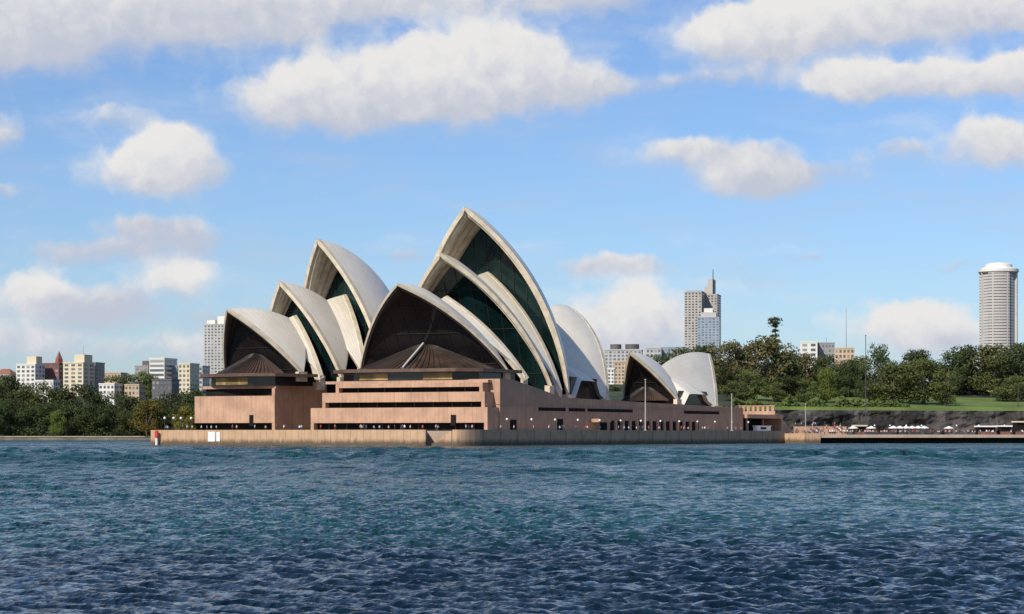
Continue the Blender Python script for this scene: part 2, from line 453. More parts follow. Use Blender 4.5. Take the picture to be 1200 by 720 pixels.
def cliff():
    mb = MB(); n = 420; rows = 26
    xs = np.linspace(62, 420, n)
    for j in range(rows + 1):
        for i, x in enumerate(xs):
            y = cliff_y(x); z0, z1 = 0.5, ground_h(x, cliff_y(x) + 6.5) + 0.15
            z = z0 + (z1 - z0) * j / rows
            d = mnoise.fractal((x * 0.12, z * 0.25, 3.1), 1.0, 2.0, 4) * 2.2 + mnoise.noise((x * 0.6, z * 0.7, 9)) * 0.5 + abs(mnoise.noise((x * 0.35, z * 0.08, 2))) * 1.5
            mb.v.append((x, y - 1.5 + 3.0 * j / rows - d * (0.3 if j == rows else 1), z))
    for i, x in enumerate(xs): mb.v.append((x, cliff_y(x) + 7.5, ground_h(x, cliff_y(x) + 7.5) + 0.05))
    for j in range(rows + 1):
        for i in range(n - 1):
            mb.f.append((j * n + i, j * n + i + 1, (j + 1) * n + i + 1, (j + 1) * n + i)); mb.m.append(0 if j < rows else 1)
    o = mb.build('cliff', [mat('cliff_rock', (0.050, 0.045, 0.042), 0.95, 0.85, 0.10, bump=0.9, bscale=0.7, streak=0.6),
                           MATS['lawn_grass']], smooth=False)
    tag(o, 'dark rough rock cliff below the lawn', 'cliff', kind='structure')
cliff()

# ================================================================= QUAY WALLS AND DECKS
DECK = 3.9
O_ = (-12.1, 540.0)
NL = (-100.7, 583.2)                  # left end of the north sea wall
WR = (91.8, 706.0)                    # far end of the west sea wall
def lerp2(a, b, t): return (a[0] + (b[0] - a[0]) * t, a[1] + (b[1] - a[1]) * t)
# rounded corner between north and west walls
def corner(p0, c, p1, n=8):
    return [tuple((1 - t) ** 2 * np.array(p0) + 2 * t * (1 - t) * np.array(c) + t * t * np.array(p1)) for t in np.linspace(0, 1, n)]
ROUND = corner(lerp2(O_, NL, 0.035), O_, lerp2(O_, WR, 0.05))
STEP0, STEP1 = lerp2(O_, NL, 0.118), lerp2(O_, NL, 0.038)   # notch of landing steps in the north wall
M_SEAW = None
def seawall_mat():
    m = bpy.data.materials.new('seawall_granite'); m.use_nodes = True
    t = NT(m.node_tree); b = t.n['Principled BSDF']
    g = t.node('ShaderNodeNewGeometry'); pos = g.outputs['Position']
    sp = t.node('ShaderNodeSeparateXYZ'); t.l.new(pos, sp.inputs[0])
    nz = t.noise(pos, 0.35, 5, 0.6)
    c = t.mix(t.smooth(nz.outputs[0], 0.3, 0.7), (0.43, 0.275, 0.165), (0.52, 0.34, 0.21))
    al = t.math('ADD', t.math('MULTIPLY', sp.outputs[0], 0.9), t.math('MULTIPLY', sp.outputs[1], -0.3))
    fr = t.math('FRACT', t.math('DIVIDE', al, 1.9))
    c = t.mix(t.math('MULTIPLY', t.math('LESS_THAN', fr, 0.09), 0.45), c, (0.14, 0.10, 0.07))
    st = t.noise(t.vmath('MULTIPLY', pos, (1.0, 1.0, 0.12)), 0.9, 5, 0.65)
    tide = t.smooth(t.math('ADD', sp.outputs[2], t.math('MULTIPLY', st.outputs[0], -2.2)), 1.0, -0.6)
    c = t.mix(t.math('MULTIPLY', tide, 0.85), c, (0.045, 0.036, 0.024))
    c = t.mix(t.smooth(st.outputs[0], 0.55, 0.8, 0, 0.35), c, (0.15, 0.11, 0.075))
    t.l.new(c, b.inputs['Base Color']); b.inputs['Roughness'].default_value = 0.85
    return m
M_SEAW = seawall_mat()
def wall_strip(mb, pts, z0, z1, th=1.0):
    """a wall of thickness th following pts (inner side to the left of the walking direction)"""
    n = len(pts); P_ = [Vector((p[0], p[1], 0)) for p in pts]
    ins = []
    for i in range(n):
        d = (P_[min(i + 1, n - 1)] - P_[max(i - 1, 0)]).normalized()
        ins.append(P_[i] + Vector((-d.y, d.x, 0)) * th)
    for i in range(n - 1):
        a, b_, c, d = P_[i], P_[i + 1], ins[i + 1], ins[i]
        mb.prism([(a.x, a.y), (b_.x, b_.y), (c.x, c.y), (d.x, d.y)], z0, z1)
def promenade():
    left_back = (NL[0] + 58, NL[1] + 118)
    poly = [NL, STEP0, lerp2(STEP0, (-22.5, 600), 0.12), lerp2(STEP1, (-22.5, 600), 0.12), STEP1] + ROUND + [WR, (96, 735), (70, 782), (-40, 790), left_back]
    mb = MB(); mb.prism(poly, -4, DECK)
    o = mb.build('promenade', M_DECK)
    tag(o, 'paved waterfront promenade round the opera house', 'promenade', kind='structure')
    mb = MB()
    # parapet wall standing proud of the deck edge
    def off(p, d): return (p[0] + d[0], p[1] + d[1])
    nN = (-0.40, -0.9)
    wall_strip(mb, [off(NL, (-.05, -.05)), off(STEP0, (0, -.08))], -3, DECK + 0.28, 0.9)
    o = mb.build('seawall', M_SEAW, loc=(*NL, 0))
    tag(o, 'long sunlit pinkish granite sea wall left of the landing steps', 'sea wall')
    mb = MB()
    pts = [STEP1] + ROUND + [WR]
    wall_strip(mb, [off(p, (.04, -.08)) for p in pts], -3, DECK + 0.28, 0.9)
    o = mb.build('seawall', M_SEAW, loc=(*O_, 0))
    tag(o, 'granite sea wall curving round the corner into shade right of the landing steps', 'sea wall')
    # steps in the notch
    mb = MB()
    a, b_ = Vector((*STEP0, 0)), Vector((*STEP1, 0))
    e = (b_ - a).normalized(); nrm = Vector((e.y, -e.x, 0))
    if nrm.y > 0: nrm = -nrm
    L = (b_ - a).length
    for k in range(10):
        z = DECK - 0.05 - k * 0.36
        x0 = L * (0.98 - 0.075 * (k + 1)); x1 = L * (0.98 - 0.075 * k)
        pA, pB = a + e * x0, a + e * x1
        pC, pD = pB - nrm * 5.2, pA - nrm * 5.2
        mb.prism([(p.x, p.y) for p in (pA, pB, pC, pD)], -3, z)
    o = mb.build('landing_steps', M_SEAW, loc=(*STEP0, 0))
    tag(o, 'granite landing steps cut into a notch of the sea wall', 'steps')
promenade()

# ================================================================= OPERA HOUSE
OH = empty('opera_house', (-20, 600, DECK))
tag(OH, 'opera house of white sail shaped shells on a stepped pink granite podium', 'opera house')
FC = frame(-22.5, 600, 24)        # large hall: origin midway between the feet of its front shell
FE = frame(-73, 615, 38)          # small hall behind
FRs = frame(46, 690, 33)          # restaurant pavilion

def sphere_center(A, B, F, r, side):
    a, b, c = Vector(A), Vector(B), Vector(F)
    ab, ac = b - a, c - a; n = ab.cross(ac); n2 = n.length_squared
    cc = a + (n.cross(ab) * ac.length_squared + ac.cross(n) * ab.length_squared) / (2 * n2)
    Rr = (cc - a).length; r = max(r, Rr * 1.02)
    n.normalize(); h = math.sqrt(r * r - Rr * Rr)
    c1, c2 = cc + n * h, cc - n * h
    return (c1 if c1.x * side < c2.x * side else c2), r
class Half:
    def __init__(s, A, B, F, r, side):
        s.side = side
        s.A = Vector((0, *A)); s.B = Vector((0, *B)); s.F = Vector((F[0] * side, F[1], F[2]))
        s.C, s.r = sphere_center(s.A, s.B, s.F, r, side)
        s.rho = math.sqrt(max(1e-6, s.r ** 2 - s.C.x ** 2))
        a0 = math.atan2(s.A.z - s.C.z, s.A.y - s.C.y); a1 = math.atan2(s.B.z - s.C.z, s.B.y - s.C.y)
        while a1 - a0 > math.pi: a1 -= 2 * math.pi
        while a1 - a0 < -math.pi: a1 += 2 * math.pi
        s.a0, s.a1 = a0, a1
    def ridge(s, t):
        a = s.a0 + (s.a1 - s.a0) * t
        return Vector((0, s.C.y + s.rho * math.cos(a), s.C.z + s.rho * math.sin(a)))
    def pt(s, t, v, off=0.0):
        p, q = (s.F - s.C).normalized(), (s.ridge(t) - s.C).normalized()
        om = p.angle(q)
        d = (p * math.sin((1 - v) * om) + q * math.sin(v * om)) / math.sin(om)
        return s.C + d * (s.r - off)
    def fwd(s, v):
        """direction out of the mouth at the edge rib"""
        d = s.pt(0, v) - s.pt(0.06, v)
        return d.normalized()
    def rad(s, t, v): return (s.pt(t, v) - s.C).normalized()

def shell(fr, A, B, F, name='main_shell', r=75, lip=2.0, label=None, glassm=None, tg=0.10, mull=True, v0=0.03, inner=None, th=1.1, zlow=None):
    hs = [Half(A, B, F, r, sd) for sd in (1, -1)]
    mb = MB(); mb.uv = []
    L = (hs[0].A - hs[0].B).length
    nu = max(10, int(L / 1.6)); nv = 26
    ribs = L / 2.4
    for h in hs:
        o = len(mb.v)
        def clampx(p):
            if p.x * h.side < 0: p.x = 0
            return p
        for layer in (0, 1):
            for i in range(nu + 1):
                for j in range(nv + 1):
                    t, v = i / nu, v0 + (1 - v0) * j / nv
                    off = 0 if layer == 0 else th + (0.5 if i % 2 else 0.0) * v
                    p = clampx(h.pt(t, v, off))
                    mb.v.append(tuple(fr(*p))); mb.uv.append((t * ribs, v))
        W = nv + 1; N = (nu + 1) * W
        def q(a, b_, c, d, mi):
            f = (o + a, o + b_, o + c, o + d)
            mb.f.append(f if h.side > 0 else tuple(reversed(f))); mb.m.append(mi)
        for i in range(nu):
            for j in range(nv):
                a = i * W + j
                q(a, a + 1, a + W + 1, a + W, 0)
                q(N + a, N + a + W, N + a + W + 1, N + a + 1, 1)
        for j in range(nv):
            q(j, N + j, N + j + 1, j + 1, 1)
            a = nu * W + j
            q(a, a + 1, N + a + 1, N + a, 1)
        for i in range(nu):
            a = i * W
            q(a, a + W, N + a + W, N + a, 1)
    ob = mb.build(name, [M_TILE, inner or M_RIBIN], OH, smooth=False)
    # smooth outer faces only
    sm = [m == 0 for m in mb.m]
    ob.data.polygons.foreach_set('use_smooth', sm)
    if label: ob['label'] = label
    # edge rib along the mouth: two stepped concrete bands
    if lip:
        for h in hs:
            mb = MB()
            bands = ((-0.12, lip, -1.3, 0.35),) + (((lip * 0.35, lip * 1.55, -2.6, -0.75),) if inner is None else ())
            for (o0, o1, f0, f1) in bands:
                sec = []
                n = 30
                for j in range(n + 1):
                    v = 0.012 + (1 - 0.012) * j / n
                    p = h.pt(0, v); rd = (p - h.C).normalized(); fw = h.fwd(v)
                    k = 0.55 + 0.45 * min(1, v / 0.35)
                    pts = []
                    for (oo, ff) in ((o0, f0), (o0, f1), (o1, f1), (o1, f0)):
                        q_ = p - rd * oo * k + fw * ff
                        if q_.x * h.side < 0: q_.x = 0
                        pts.append(fr(*q_))
                    sec += pts
                fs = []
                for j in range(n):
                    for k_ in range(4):
                        a = j * 4 + k_; b_ = j * 4 + (k_ + 1) % 4
                        f = (a, b_, b_ + 4, a + 4)
                        fs.append(f if h.side < 0 else tuple(reversed(f)))
                fs += [(0, 1, 2, 3), (n * 4 + 3, n * 4 + 2, n * 4 + 1, n * 4)]
                mb.add(sec, fs)
            mb.build('edge_rib', M_RIB, ob)
    # pedestals under the feet
    for h in hs:
        mb = MB()
        f = h.pt(0.5, v0 + 0.03)
        a, b_ = h.pt(0, v0 + .03), h.pt(1, v0 + .03)
        zb = (zlow if zlow is not None else h.F.z - 3.0)
        mb.box(fr, min(a.x, b_.x, f.x) - 0.8, max(a.x, b_.x, f.x) + 0.5, min(a.y, b_.y) - 0.8, max(a.y, b_.y) + 0.8, zb, h.F.z + 0.9)
        mb.build('shell_foot', M_RIB, ob)
    if glassm:
        mb = MB(); n = 22; row = []
        for j in range(n + 1):
            v = 0.02 + 0.975 * j / n
            a = hs[0].pt(tg, v, th + 0.3); b_ = hs[1].pt(tg, v, th + 0.3)
            if a.x < 0: a.x = 0; b_.x = 0
            row.append((a, b_))
        if zlow is not None:
            a, b_ = row[0]; row.insert(0, (Vector((a.x, a.y, zlow)), Vector((b_.x, b_.y, zlow))))
        vs = []
        for a, b_ in row: vs += [fr(*b_), fr(*a)]
        fs = [(2 * j, 2 * j + 1, 2 * j + 3, 2 * j + 2) for j in range(len(row) - 1)]
        mb.add(vs, fs)
        g = mb.build('glass_wall', glassm, ob)
        if mull:
            mb = MB(); wmax = max(a.x for a, b_ in row); step = 4.2
            sgn = -1 if A[0] < B[0] else 1
            x = -math.floor(wmax / step) * step
            while x < wmax:
                pts = [fr(x, a.y + sgn * 0.12, a.z) for a, b_ in row if a.x >= abs(x)]
                if len(pts) >= 2: mb.tube(pts, 0.13, 4)
                x += step
            for (a, b_) in row[3::7]:
                mb.tube([fr(a.x, a.y + sgn * 0.1, a.z), fr(b_.x, b_.y + sgn * 0.1, b_.z)], 0.10, 4)
            if mb.v: mb.build('mullion', M_MULL, g)
    return ob, hs

# --- large hall -------------------------------------------------- A=(along, z)  B=(along, z)  F=(half width, along, z)
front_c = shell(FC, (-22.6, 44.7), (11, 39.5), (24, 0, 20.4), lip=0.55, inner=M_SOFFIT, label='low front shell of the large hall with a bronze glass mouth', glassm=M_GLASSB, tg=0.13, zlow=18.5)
shell(FC, (4.4, 55.3), (37, 46), (26, 26.5, 16.4), label='middle shell of the large hall', lip=1.05, tg=0.24, glassm=M_GLASSG, zlow=13)
shell(FC, (21.1, 70.3), (74, 33), (25.5, 40, 14.0), label='tallest shell of the large hall', lip=1.2, tg=0.2, glassm=M_GLASSG, zlow=12)
shell(FC, (104, 45.2), (60, 28), (22, 81, 13.5), r=55, lip=0.2, label='shell of the large hall turned the other way', glassm=M_GLASSB, zlow=11)
shell(FC, (8.6, 43.2), (-2, 39.5), (25, 11.3, 18.8), name='side_shell', lip=0.9, th=0.7, zlow=15)
shell(FC, (37.5, 52.3), (19, 46.5), (26, 33.5, 15.6), name='side_shell', lip=0.9, th=0.7, zlow=12.5)
# --- small hall
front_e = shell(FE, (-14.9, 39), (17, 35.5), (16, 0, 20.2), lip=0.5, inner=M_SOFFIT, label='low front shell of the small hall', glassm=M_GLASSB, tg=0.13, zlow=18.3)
shell(FE, (6.7, 48.4), (35, 39.5), (17, 16, 19), label='middle shell of the small hall', lip=0.95, tg=0.24, glassm=M_GLASSG, zlow=15)
shell(FE, (22.9, 62.2), (68, 30), (18, 34.7, 18), label='tall shell of the small hall', lip=1.05, tg=0.22, glassm=M_GLASSG, zlow=14)
shell(FE, (92, 40), (58, 28), (16, 74, 16), label='shell of the small hall turned the other way', glassm=M_GLASSB, zlow=11)
shell(FE, (13.4, 38.6), (3, 35), (16.4, 8, 19.3), name='side_shell', lip=0.9, th=0.7, zlow=16)
shell(FE, (35.5, 46), (21, 41.5), (17.6, 26, 18.4), name='side_shell', lip=0.9, th=0.7, zlow=15)
# --- restaurant
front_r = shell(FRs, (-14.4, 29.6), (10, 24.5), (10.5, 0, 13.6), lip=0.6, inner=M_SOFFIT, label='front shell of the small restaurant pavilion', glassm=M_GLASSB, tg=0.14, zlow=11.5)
shell(FRs, (41.5, 30.9), (3, 24.2), (10.5, 27, 11.8), r=130, lip=0.5, label='rear shell of the small restaurant pavilion', glassm=M_GLASSB, zlow=10)

def arch_side(fr, top, f1, f2, zlo, zarch, bulge=3.0, sides=(1, -1)):
    """curved infill between back to back shells with an arched opening at its foot"""
    for sd in sides:
        mb = MB(); n, mrows = 14, 12
        T = Vector((0, *top))
        for j in range(mrows + 1):
            for i in range(n + 1):
                s_ = i / n
                base = Vector((f1[0], f1[1], 0)).lerp(Vector((f2[0], f2[1], 0)), s_)
                zz = zlo + (zarch - zlo) * min(1, 4.5 * min(s_, 1 - s_))
                b_ = Vector((base.x * sd, base.y, zz))
                tt = Vector((0, top[0] + (s_ - 0.5) * 8, top[1]))
                p = b_.lerp(tt, j / mrows)
                k = math.sin(math.pi * j / mrows)
                p += Vector((sd * bulge * k, 0, bulge * 0.9 * k))
                mb.v.append(tuple(fr(*p)))
        for j in range(mrows):
            for i in range(n):
                a = j * (n + 1) + i; f = (a, a + 1, a + n + 2, a + n + 1)
                mb.f.append(f); mb.m.append(0)
        mb.uv = [(i % (n + 1) / n * 4, i // (n + 1) / mrows) for i in range(len(mb.v))]
        o = mb.build('side_shell', [M_TILE], OH, smooth=True)
        mb = MB()
        p1, p2 = (f1[0] - 1.6) * sd, (f2[0] - 1.6) * sd
        a, b_ = fr(p1, f1[1] + .3, 0), fr(p2, f2[1] - .3, 0)
        c, d = fr(p2 - sd * .4, f2[1] - .3, 0), fr(p1 - sd * .4, f1[1] + .3, 0)
        mb.prism([(v.x, v.y) for v in (a, b_, c, d)], zlo - 3, zarch + 1.0)
        mb.build('glass_panel', M_GLASSB, o)
arch_side(FC, (66, 28), (25, 46), (21.5, 77), 13.5, 19.5, 1.6)
arch_side(FE, (62, 29), (18, 40), (16, 71), 16.5, 20)
arch_side(FRs, (8, 23.4), (10.3, 2.8), (9.8, 24), 11.8, 16.4, 0.35)

def skirt(fr, half, tg, w_top, z_top, w_bot, y_bot, z_bot, bow, ob, fin=False):
    """glass hung under a mouth that flares out to the terrace canopy"""
    # line on the glass wall at z_top
    best = min((abs(half.pt(tg, v / 60, 1.4).z - z_top), v / 60) for v in range(2, 58))[1]
    yt = half.pt(tg, best, 1.4).y - 0.3
    mb = MB(); n, m_ = 24, 5
    for j in range(m_ + 1):
        k = j / m_
        for i in range(n + 1):
            s_ = -1 + 2 * i / n
            x = s_ * (w_top + (w_bot - w_top) * k)
            y = yt + (y_bot + bow * s_ * s_ - yt) * (k ** 1.35)
            z = z_top - (z_top - z_bot) * k + (1 - k) * -0.22 * w_top * s_ * s_
            mb.v.append(tuple(fr(x, y, z)))
    for j in range(m_):
        for i in range(n):
            a = j * (n + 1) + i; mb.f.append((a, a + n + 1, a + n + 2, a + 1)); mb.m.append(0)
    g = mb.build('glass_skirt', M_SKIRT, ob)
    mu = MB()
    for i in range(0, n + 1):
        pts = [Vector(mb.v[j * (n + 1) + i]) + Vector((0, -.1, .15)) for j in range(m_ + 1)]
        mu.tube(pts, 0.11, 4)
    mu.build('mullion', M_MULL, g)
    if fin:
        i = n // 2 - 1; mu = MB()
        pts = [Vector(mb.v[j * (n + 1) + i]) + Vector((0, -.25, .35)) for j in range(m_ + 1)]
        mu.tube([pts[0], pts[-1]], .38, 5); mu.build('ridge_beam', M_POLE, g)
skirt(FC, front_c[1][0], 0.13, 5, 28.5, 22.0, -16, 21.3, 10, front_c[0], True)
skirt(FE, front_e[1][0], 0.13, 3.5, 26.5, 14.0, -12, 20.6, 6, front_e[0])
skirt(FRs, front_r[1][0], 0.14, 2.5, 18.5, 9.0, -9.5, 14.0, 5, front_r[0])

def canopy(fr, w0, w1, y0, y1, ztop, zb, zfoot, inset):
    poly = [fr(w0, y1), fr(w0 + 3, y0 + 5), fr(w0 + 9, y0), fr(w1 - 9, y0), fr(w1 - 3, y0 + 5), fr(w1, y1)]
    mb = MB(); mb.prism([(p.x, p.y) for p in poly], zb, ztop)
    mb.build('terrace_canopy', M_BRONZE, OH)
    poly = [fr(w0 + inset, y1), fr(w0 + 3 + inset, y0 + 5 + inset), fr(w0 + 9 + inset, y0 + inset), fr(w1 - 9 - inset, y0 + inset), fr(w1 - 3 - inset, y0 + 5 + inset), fr(w1 - inset, y1)]
    mb = MB(); mb.prism([(p.x, p.y) for p in poly], zfoot, zb - 0.003)
    g = mb.build('foyer_glazing', M_GLASSB, OH)
    for x in (w0 + 13, w1 - 20):
        mb = MB(); mb.box(fr, x, x + 9, y0 + inset - .08, y0 + inset - .02, zfoot + .3, zb - .3)
        mb.build('foyer_panel', M_AMBER, g)
canopy(FC, -27, 26, -21, 4, 21.2, 20.3, 17.9, 2.2)
canopy(FE, -19, 18, -15.5, 4, 20.5, 19.6, 17.0, 2.0)

# --- podium
FW = frame(-6.7, 565, 30)                         # west wall: local y runs along it, local x outward to the right
def podium():
    p = empty_part = MB()
    # main mass behind the tiers; its top slopes down to the south along the west wall
    c0 = FC(28.4, -24.8); tiers_left = FC(-25.5, -24.8)
    mb = MB()
    west = [(7.5, 18.2), (14, 18.2), (44, 13.6), (172, 12.0)]
    inner = 40.0
    for (y0, z0), (y1, z1) in zip(west[:-1], west[1:]):
        a, b_, c, d = FW(-0.4, y0), FW(-inner, y0), FW(-inner, y1), FW(-0.4, y1)
        mb.prism([(v.x, v.y) for v in (a, d, c, b_)], DECK - .5, [z0, z1, z1, z0])
    mb.build('podium_wall', M_GRAN, OH)
    # body under both halls
    mb = MB()
    a, b_, c, d = FC(-24, -12), FC(27, -12), FC(30, 120), FC(-70, 120)
    mb.prism([(v.x, v.y) for v in (FC(-17, -12), b_, FC(22, 30), FC(10, 120), FC(-70, 120), FE(-24, 40), FE(-20, 8), FE(9, 9), FE(17, 38))], DECK - .4, 12.6)
    mb.build('podium_body', M_GRAN2, OH)
    # upper mass carrying the halls
    mb = MB()
    for fr, w_, y0, y1, z in ((FC, 17.0, -14, 12, 17.8), (FE, 10, 8, 44, 16.8)):
        q_ = [fr(-w_, y0), fr(w_, y0), fr(w_, y1), fr(-w_, y1)]
        mb.prism([(v.x, v.y) for v in q_], DECK - .3, z)
    mb.build('podium_body', M_GRAN, OH)
    # ---- three stepped terraces in front of the large hall
    def terrace(x0, x1, yf, ztop, zpan, zdark, post):
        t = MB(); t.box(FC, x0, x1, yf, -12, zpan, ztop)
        # end fins and upright supports stand with the parapet
        t.box(FC, x0, x0 + 1.0, yf + .02, -12.2, zdark - .02, zpan - .003)
        t.box(FC, x1 - 1.0, x1, yf + .02, -12.2, zdark - .02, zpan - .003)
        o = t.build('terrace', M_GRAN2, OH)
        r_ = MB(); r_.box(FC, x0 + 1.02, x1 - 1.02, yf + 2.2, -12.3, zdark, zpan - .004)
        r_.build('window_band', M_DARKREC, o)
        for k in range(post):
            s_ = MB(); x = x0 + 2 + (x1 - x0 - 4) * (k + .5) / post
            s_.box(FC, x - .15, x + .15, yf + 1.9, yf + 2.18, zdark, zpan - .01)
            s_.build('window_post', M_MULL, o)
    terrace(-25.9, 28.7, -25.5, 10.35, 6.15, DECK + .01, 9)
    terrace(-23.3, 27.0, -23.6, 14.6, 11.9, 10.36, 8)
    terrace(-19.9, 25.6, -21.9, 17.15, 16.0, 14.62, 5)
    t = MB(); t.box(FC, -24, 26.5, -20.4, -12.5, 17.16, 17.9); t.build('terrace', M_GRAN2, OH)
    t = MB(); t.box(FC, 17.9, 19.3, -25.9, -25.52, 5.4, 8.3); t.build('doorway', M_DARKREC, OH)
    # ---- block in front of the small hall
    FB = frame(-68.1, 600, 26)
    t = MB()
    t.box(FB, -27.6, 0, 0, 9, 6.3, 14.1)
    t.box(FB, -25.0, 0.02, .5, 9, 16.2, 17.0)
    t.box(FB, -1.0, .01, .1, 9, DECK, 6.28); t.box(FB, -1.0, .01, .1, 9, 14.11, 16.18)
    o = t.build('entrance_block', M_GRAN2, OH)
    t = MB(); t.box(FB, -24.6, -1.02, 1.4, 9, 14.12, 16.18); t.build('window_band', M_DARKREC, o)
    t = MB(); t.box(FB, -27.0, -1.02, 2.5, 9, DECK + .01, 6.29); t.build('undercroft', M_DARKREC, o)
    t = MB(); t.box(FB, -8.6, -7.2, -.12, -.02, 5.4, 8.6); t.build('doorway', M_DARKREC, o)
    # shaded side wall of that block
    a, b_, c, d = FB(0, 1.0), FB(0, 34), FB(-26, 34), FB(-26, 9.2)
    t = MB(); t.prism([(v.x, v.y) for v in (FB(-.3, 9.02), FB(4, 32), FB(-26, 34), FB(-26, 9.02))], DECK - .2, 18.4)
    t.build('podium_wall', M_GRAN, OH)
    # ---- west wall details
    for (y0, y1) in ((29, 45), (47, 57), (58.5, 88), (125, 152)):
        t = MB(); t.box(FW, -.9, -.30, y0, y1, 9.7, 10.6); t.build('slot_window', M_DARKREC, OH)
    t = MB(); t.box(FW, -.42, -.2, 0, 172, 11.0, 11.18); t.build('string_course', M_GRAN2, OH)
    for (y0, y1, z1) in ((13, 16.5, 7.0), (40, 43.5, 7.4), (66, 71, 6.6)):
        t = MB(); t.box(FW, -1.2, -.33, y0, y1, DECK + .01, z1); t.build('doorway', M_DARKREC, OH)
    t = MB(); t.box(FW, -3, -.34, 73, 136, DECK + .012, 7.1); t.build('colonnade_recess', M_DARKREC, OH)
    for k in range(13):
        y = 75.5 + k * 4.8
        t = MB(); t.box(FW, -.33, .25, y, y + 1.1, DECK, 7.15); t.build('column', M_GRAN2, OH)
    t = MB(); t.box(FW, -.3, 2.6, 60, 68, 6.6, 7.6); t.build('porch_canopy', M_GRAN2, OH)
podium()

def undercroft():
    """vehicle concourse at the right end of the podium"""
    u = empty('concourse_shelter', (*FW(-10, 185).xy, DECK))
    tag(u, 'dark open vehicle concourse under a flat slab right of the podium', 'concourse')
    t = MB(); t.box(FW, -26, 1.0, 172.3, 204, 8.6, 9.9); t.build('roof_slab', M_GRAN2, u)
    t = MB(); t.prism([(v.x, v.y) for v in (FW(.2, 204.05), FW(.2, 214), FW(-8, 214), FW(-8, 204.05))], [DECK] * 4, [8.9, DECK + .3, DECK + .3, 8.9]); t.build('ramp_wall', M_GRAN2, u)
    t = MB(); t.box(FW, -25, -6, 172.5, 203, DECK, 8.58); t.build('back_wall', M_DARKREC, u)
    for k in range(2):
        y = 176 + k * 14
        t = MB(); t.box(FW, -1.2, -.7, y, y + .5, DECK, 8.59); t.build('column', M_GRAN2, u)
    fb = frame(*at(846, 738), 12)
    L = (at(908, 738)[0] - at(846, 738)[0])
    b = empty('balustrade', (*fb(L / 2, 0).xy, 10.0))
    tag(b, 'sunlit stone balustrade of short piers above the dark concourse', 'balustrade')
    t = MB(); t.box(fb, 0, L, 0, 1.0, 9.95, 11.2); t.build('base_wall', M_GRAN2, b)
    t = MB(); t.box(fb, 0, L, -.1, .8, 12.9, 13.2); t.build('top_rail', M_GRAN2, b)
    for k in range(11):
        x = .3 + k * (L - 1.6) / 10
        t = MB(); t.box(fb, x, x + .9, 0, .7, 11.21, 12.89); t.build('pier', M_GRAN2, b)
    v = empty('service_booth', (*FW(.4, 187).xy, DECK))
    tag(v, 'low white service booth under the concourse slab', 'booth')
    t = MB(); t.box(FW, -.6, .9, 181, 193, DECK, DECK + 1.9); t.build('wall', M_WHITE, v)
    t = MB(); t.box(FW, -.8, 1.2, 180.6, 193.4, DECK + 1.91, DECK + 2.15); t.build('roof', M_WHITE, v)
    t = MB(); t.box(FW, .91, .97, 184, 189, DECK + .9, DECK + 1.6); t.build('counter_opening', M_DARKREC, v)
undercroft()

# ================================================================= RIGHT QUAY
QA, QB, QC = (93.2, 703.5), (99, 699), (330, 752)
def quay():
    mb = MB()
    mb.prism([(92.2, 706.4), (98.2, 700.5), (330, 748), (420, 770), (420, 849), (300, 829), (230, 821), (175, 811), (130, 799), (96, 735)], 1.9, 2.95)
    o = mb.build('lower_promenade', mat('quay_paving', (0.42, 0.33, 0.25), 0.85, 0.15, 0.2))
    tag(o, 'lower quay promenade with pale edge slab', 'promenade', kind='structure')
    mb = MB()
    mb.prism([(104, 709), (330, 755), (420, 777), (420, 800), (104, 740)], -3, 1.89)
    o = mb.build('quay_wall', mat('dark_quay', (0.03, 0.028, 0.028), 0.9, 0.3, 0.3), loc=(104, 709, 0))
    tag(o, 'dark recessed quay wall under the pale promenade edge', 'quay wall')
    mb = MB(); mb.prism([(92.0, 706.2), (97.9, 700.0), (103.5, 701.2), (103, 716), (94, 720)], -3, 3.35)
    o = mb.build('quay_pier', M_SEAW, loc=(95, 703, 0))
    tag(o, 'sunlit sandstone pier end between the sea wall and lower quay', 'pier')
quay()

# ================================================================= TREES
def leaf_mat(name, a, b_, c3):
    m = bpy.data.materials.new(name); m.use_nodes = True
    t = NT(m.node_tree); b = t.n['Principled BSDF']
    g = t.node('ShaderNodeNewGeometry'); oi = t.node('ShaderNodeObjectInfo')
    n1 = t.noise(g.outputs['Position'], 0.35, 4, 0.6)
    c = t.mix(t.smooth(n1.outputs[0], 0.3, 0.7), a, b_)
    c = t.mix(t.math('MULTIPLY', g.outputs['Random Per Island'], 0.55), c, c3)
    hs = t.node('ShaderNodeHueSaturation')
    t.l.new(c, hs.inputs['Color'])
    t.l.new(t.math('MULTIPLY_ADD', oi.outputs['Random'], 0.5, 0.75), hs.inputs['Value'])
    t.l.new(t.math('MULTIPLY_ADD', oi.outputs['Random'], 0.03, 0.485), hs.inputs['Hue'])
    t.l.new(hs.outputs[0], b.inputs['Base Color'])
    b.inputs['Roughness'].default_value = 0.7
    b.inputs['Specular IOR Level'].default_value = 0.25
    tr = t.node('ShaderNodeBsdfTranslucent'); t.l.new(hs.outputs[0], tr.inputs[0])
    mx = t.node('ShaderNodeMixShader'); mx.inputs[0].default_value = 0.22
    t.l.new(b.outputs[0], mx.inputs[1]); t.l.new(tr.outputs[0], mx.inputs[2])
    t.l.new(mx.outputs[0], t.n['Material Output'].inputs[0])
    return m
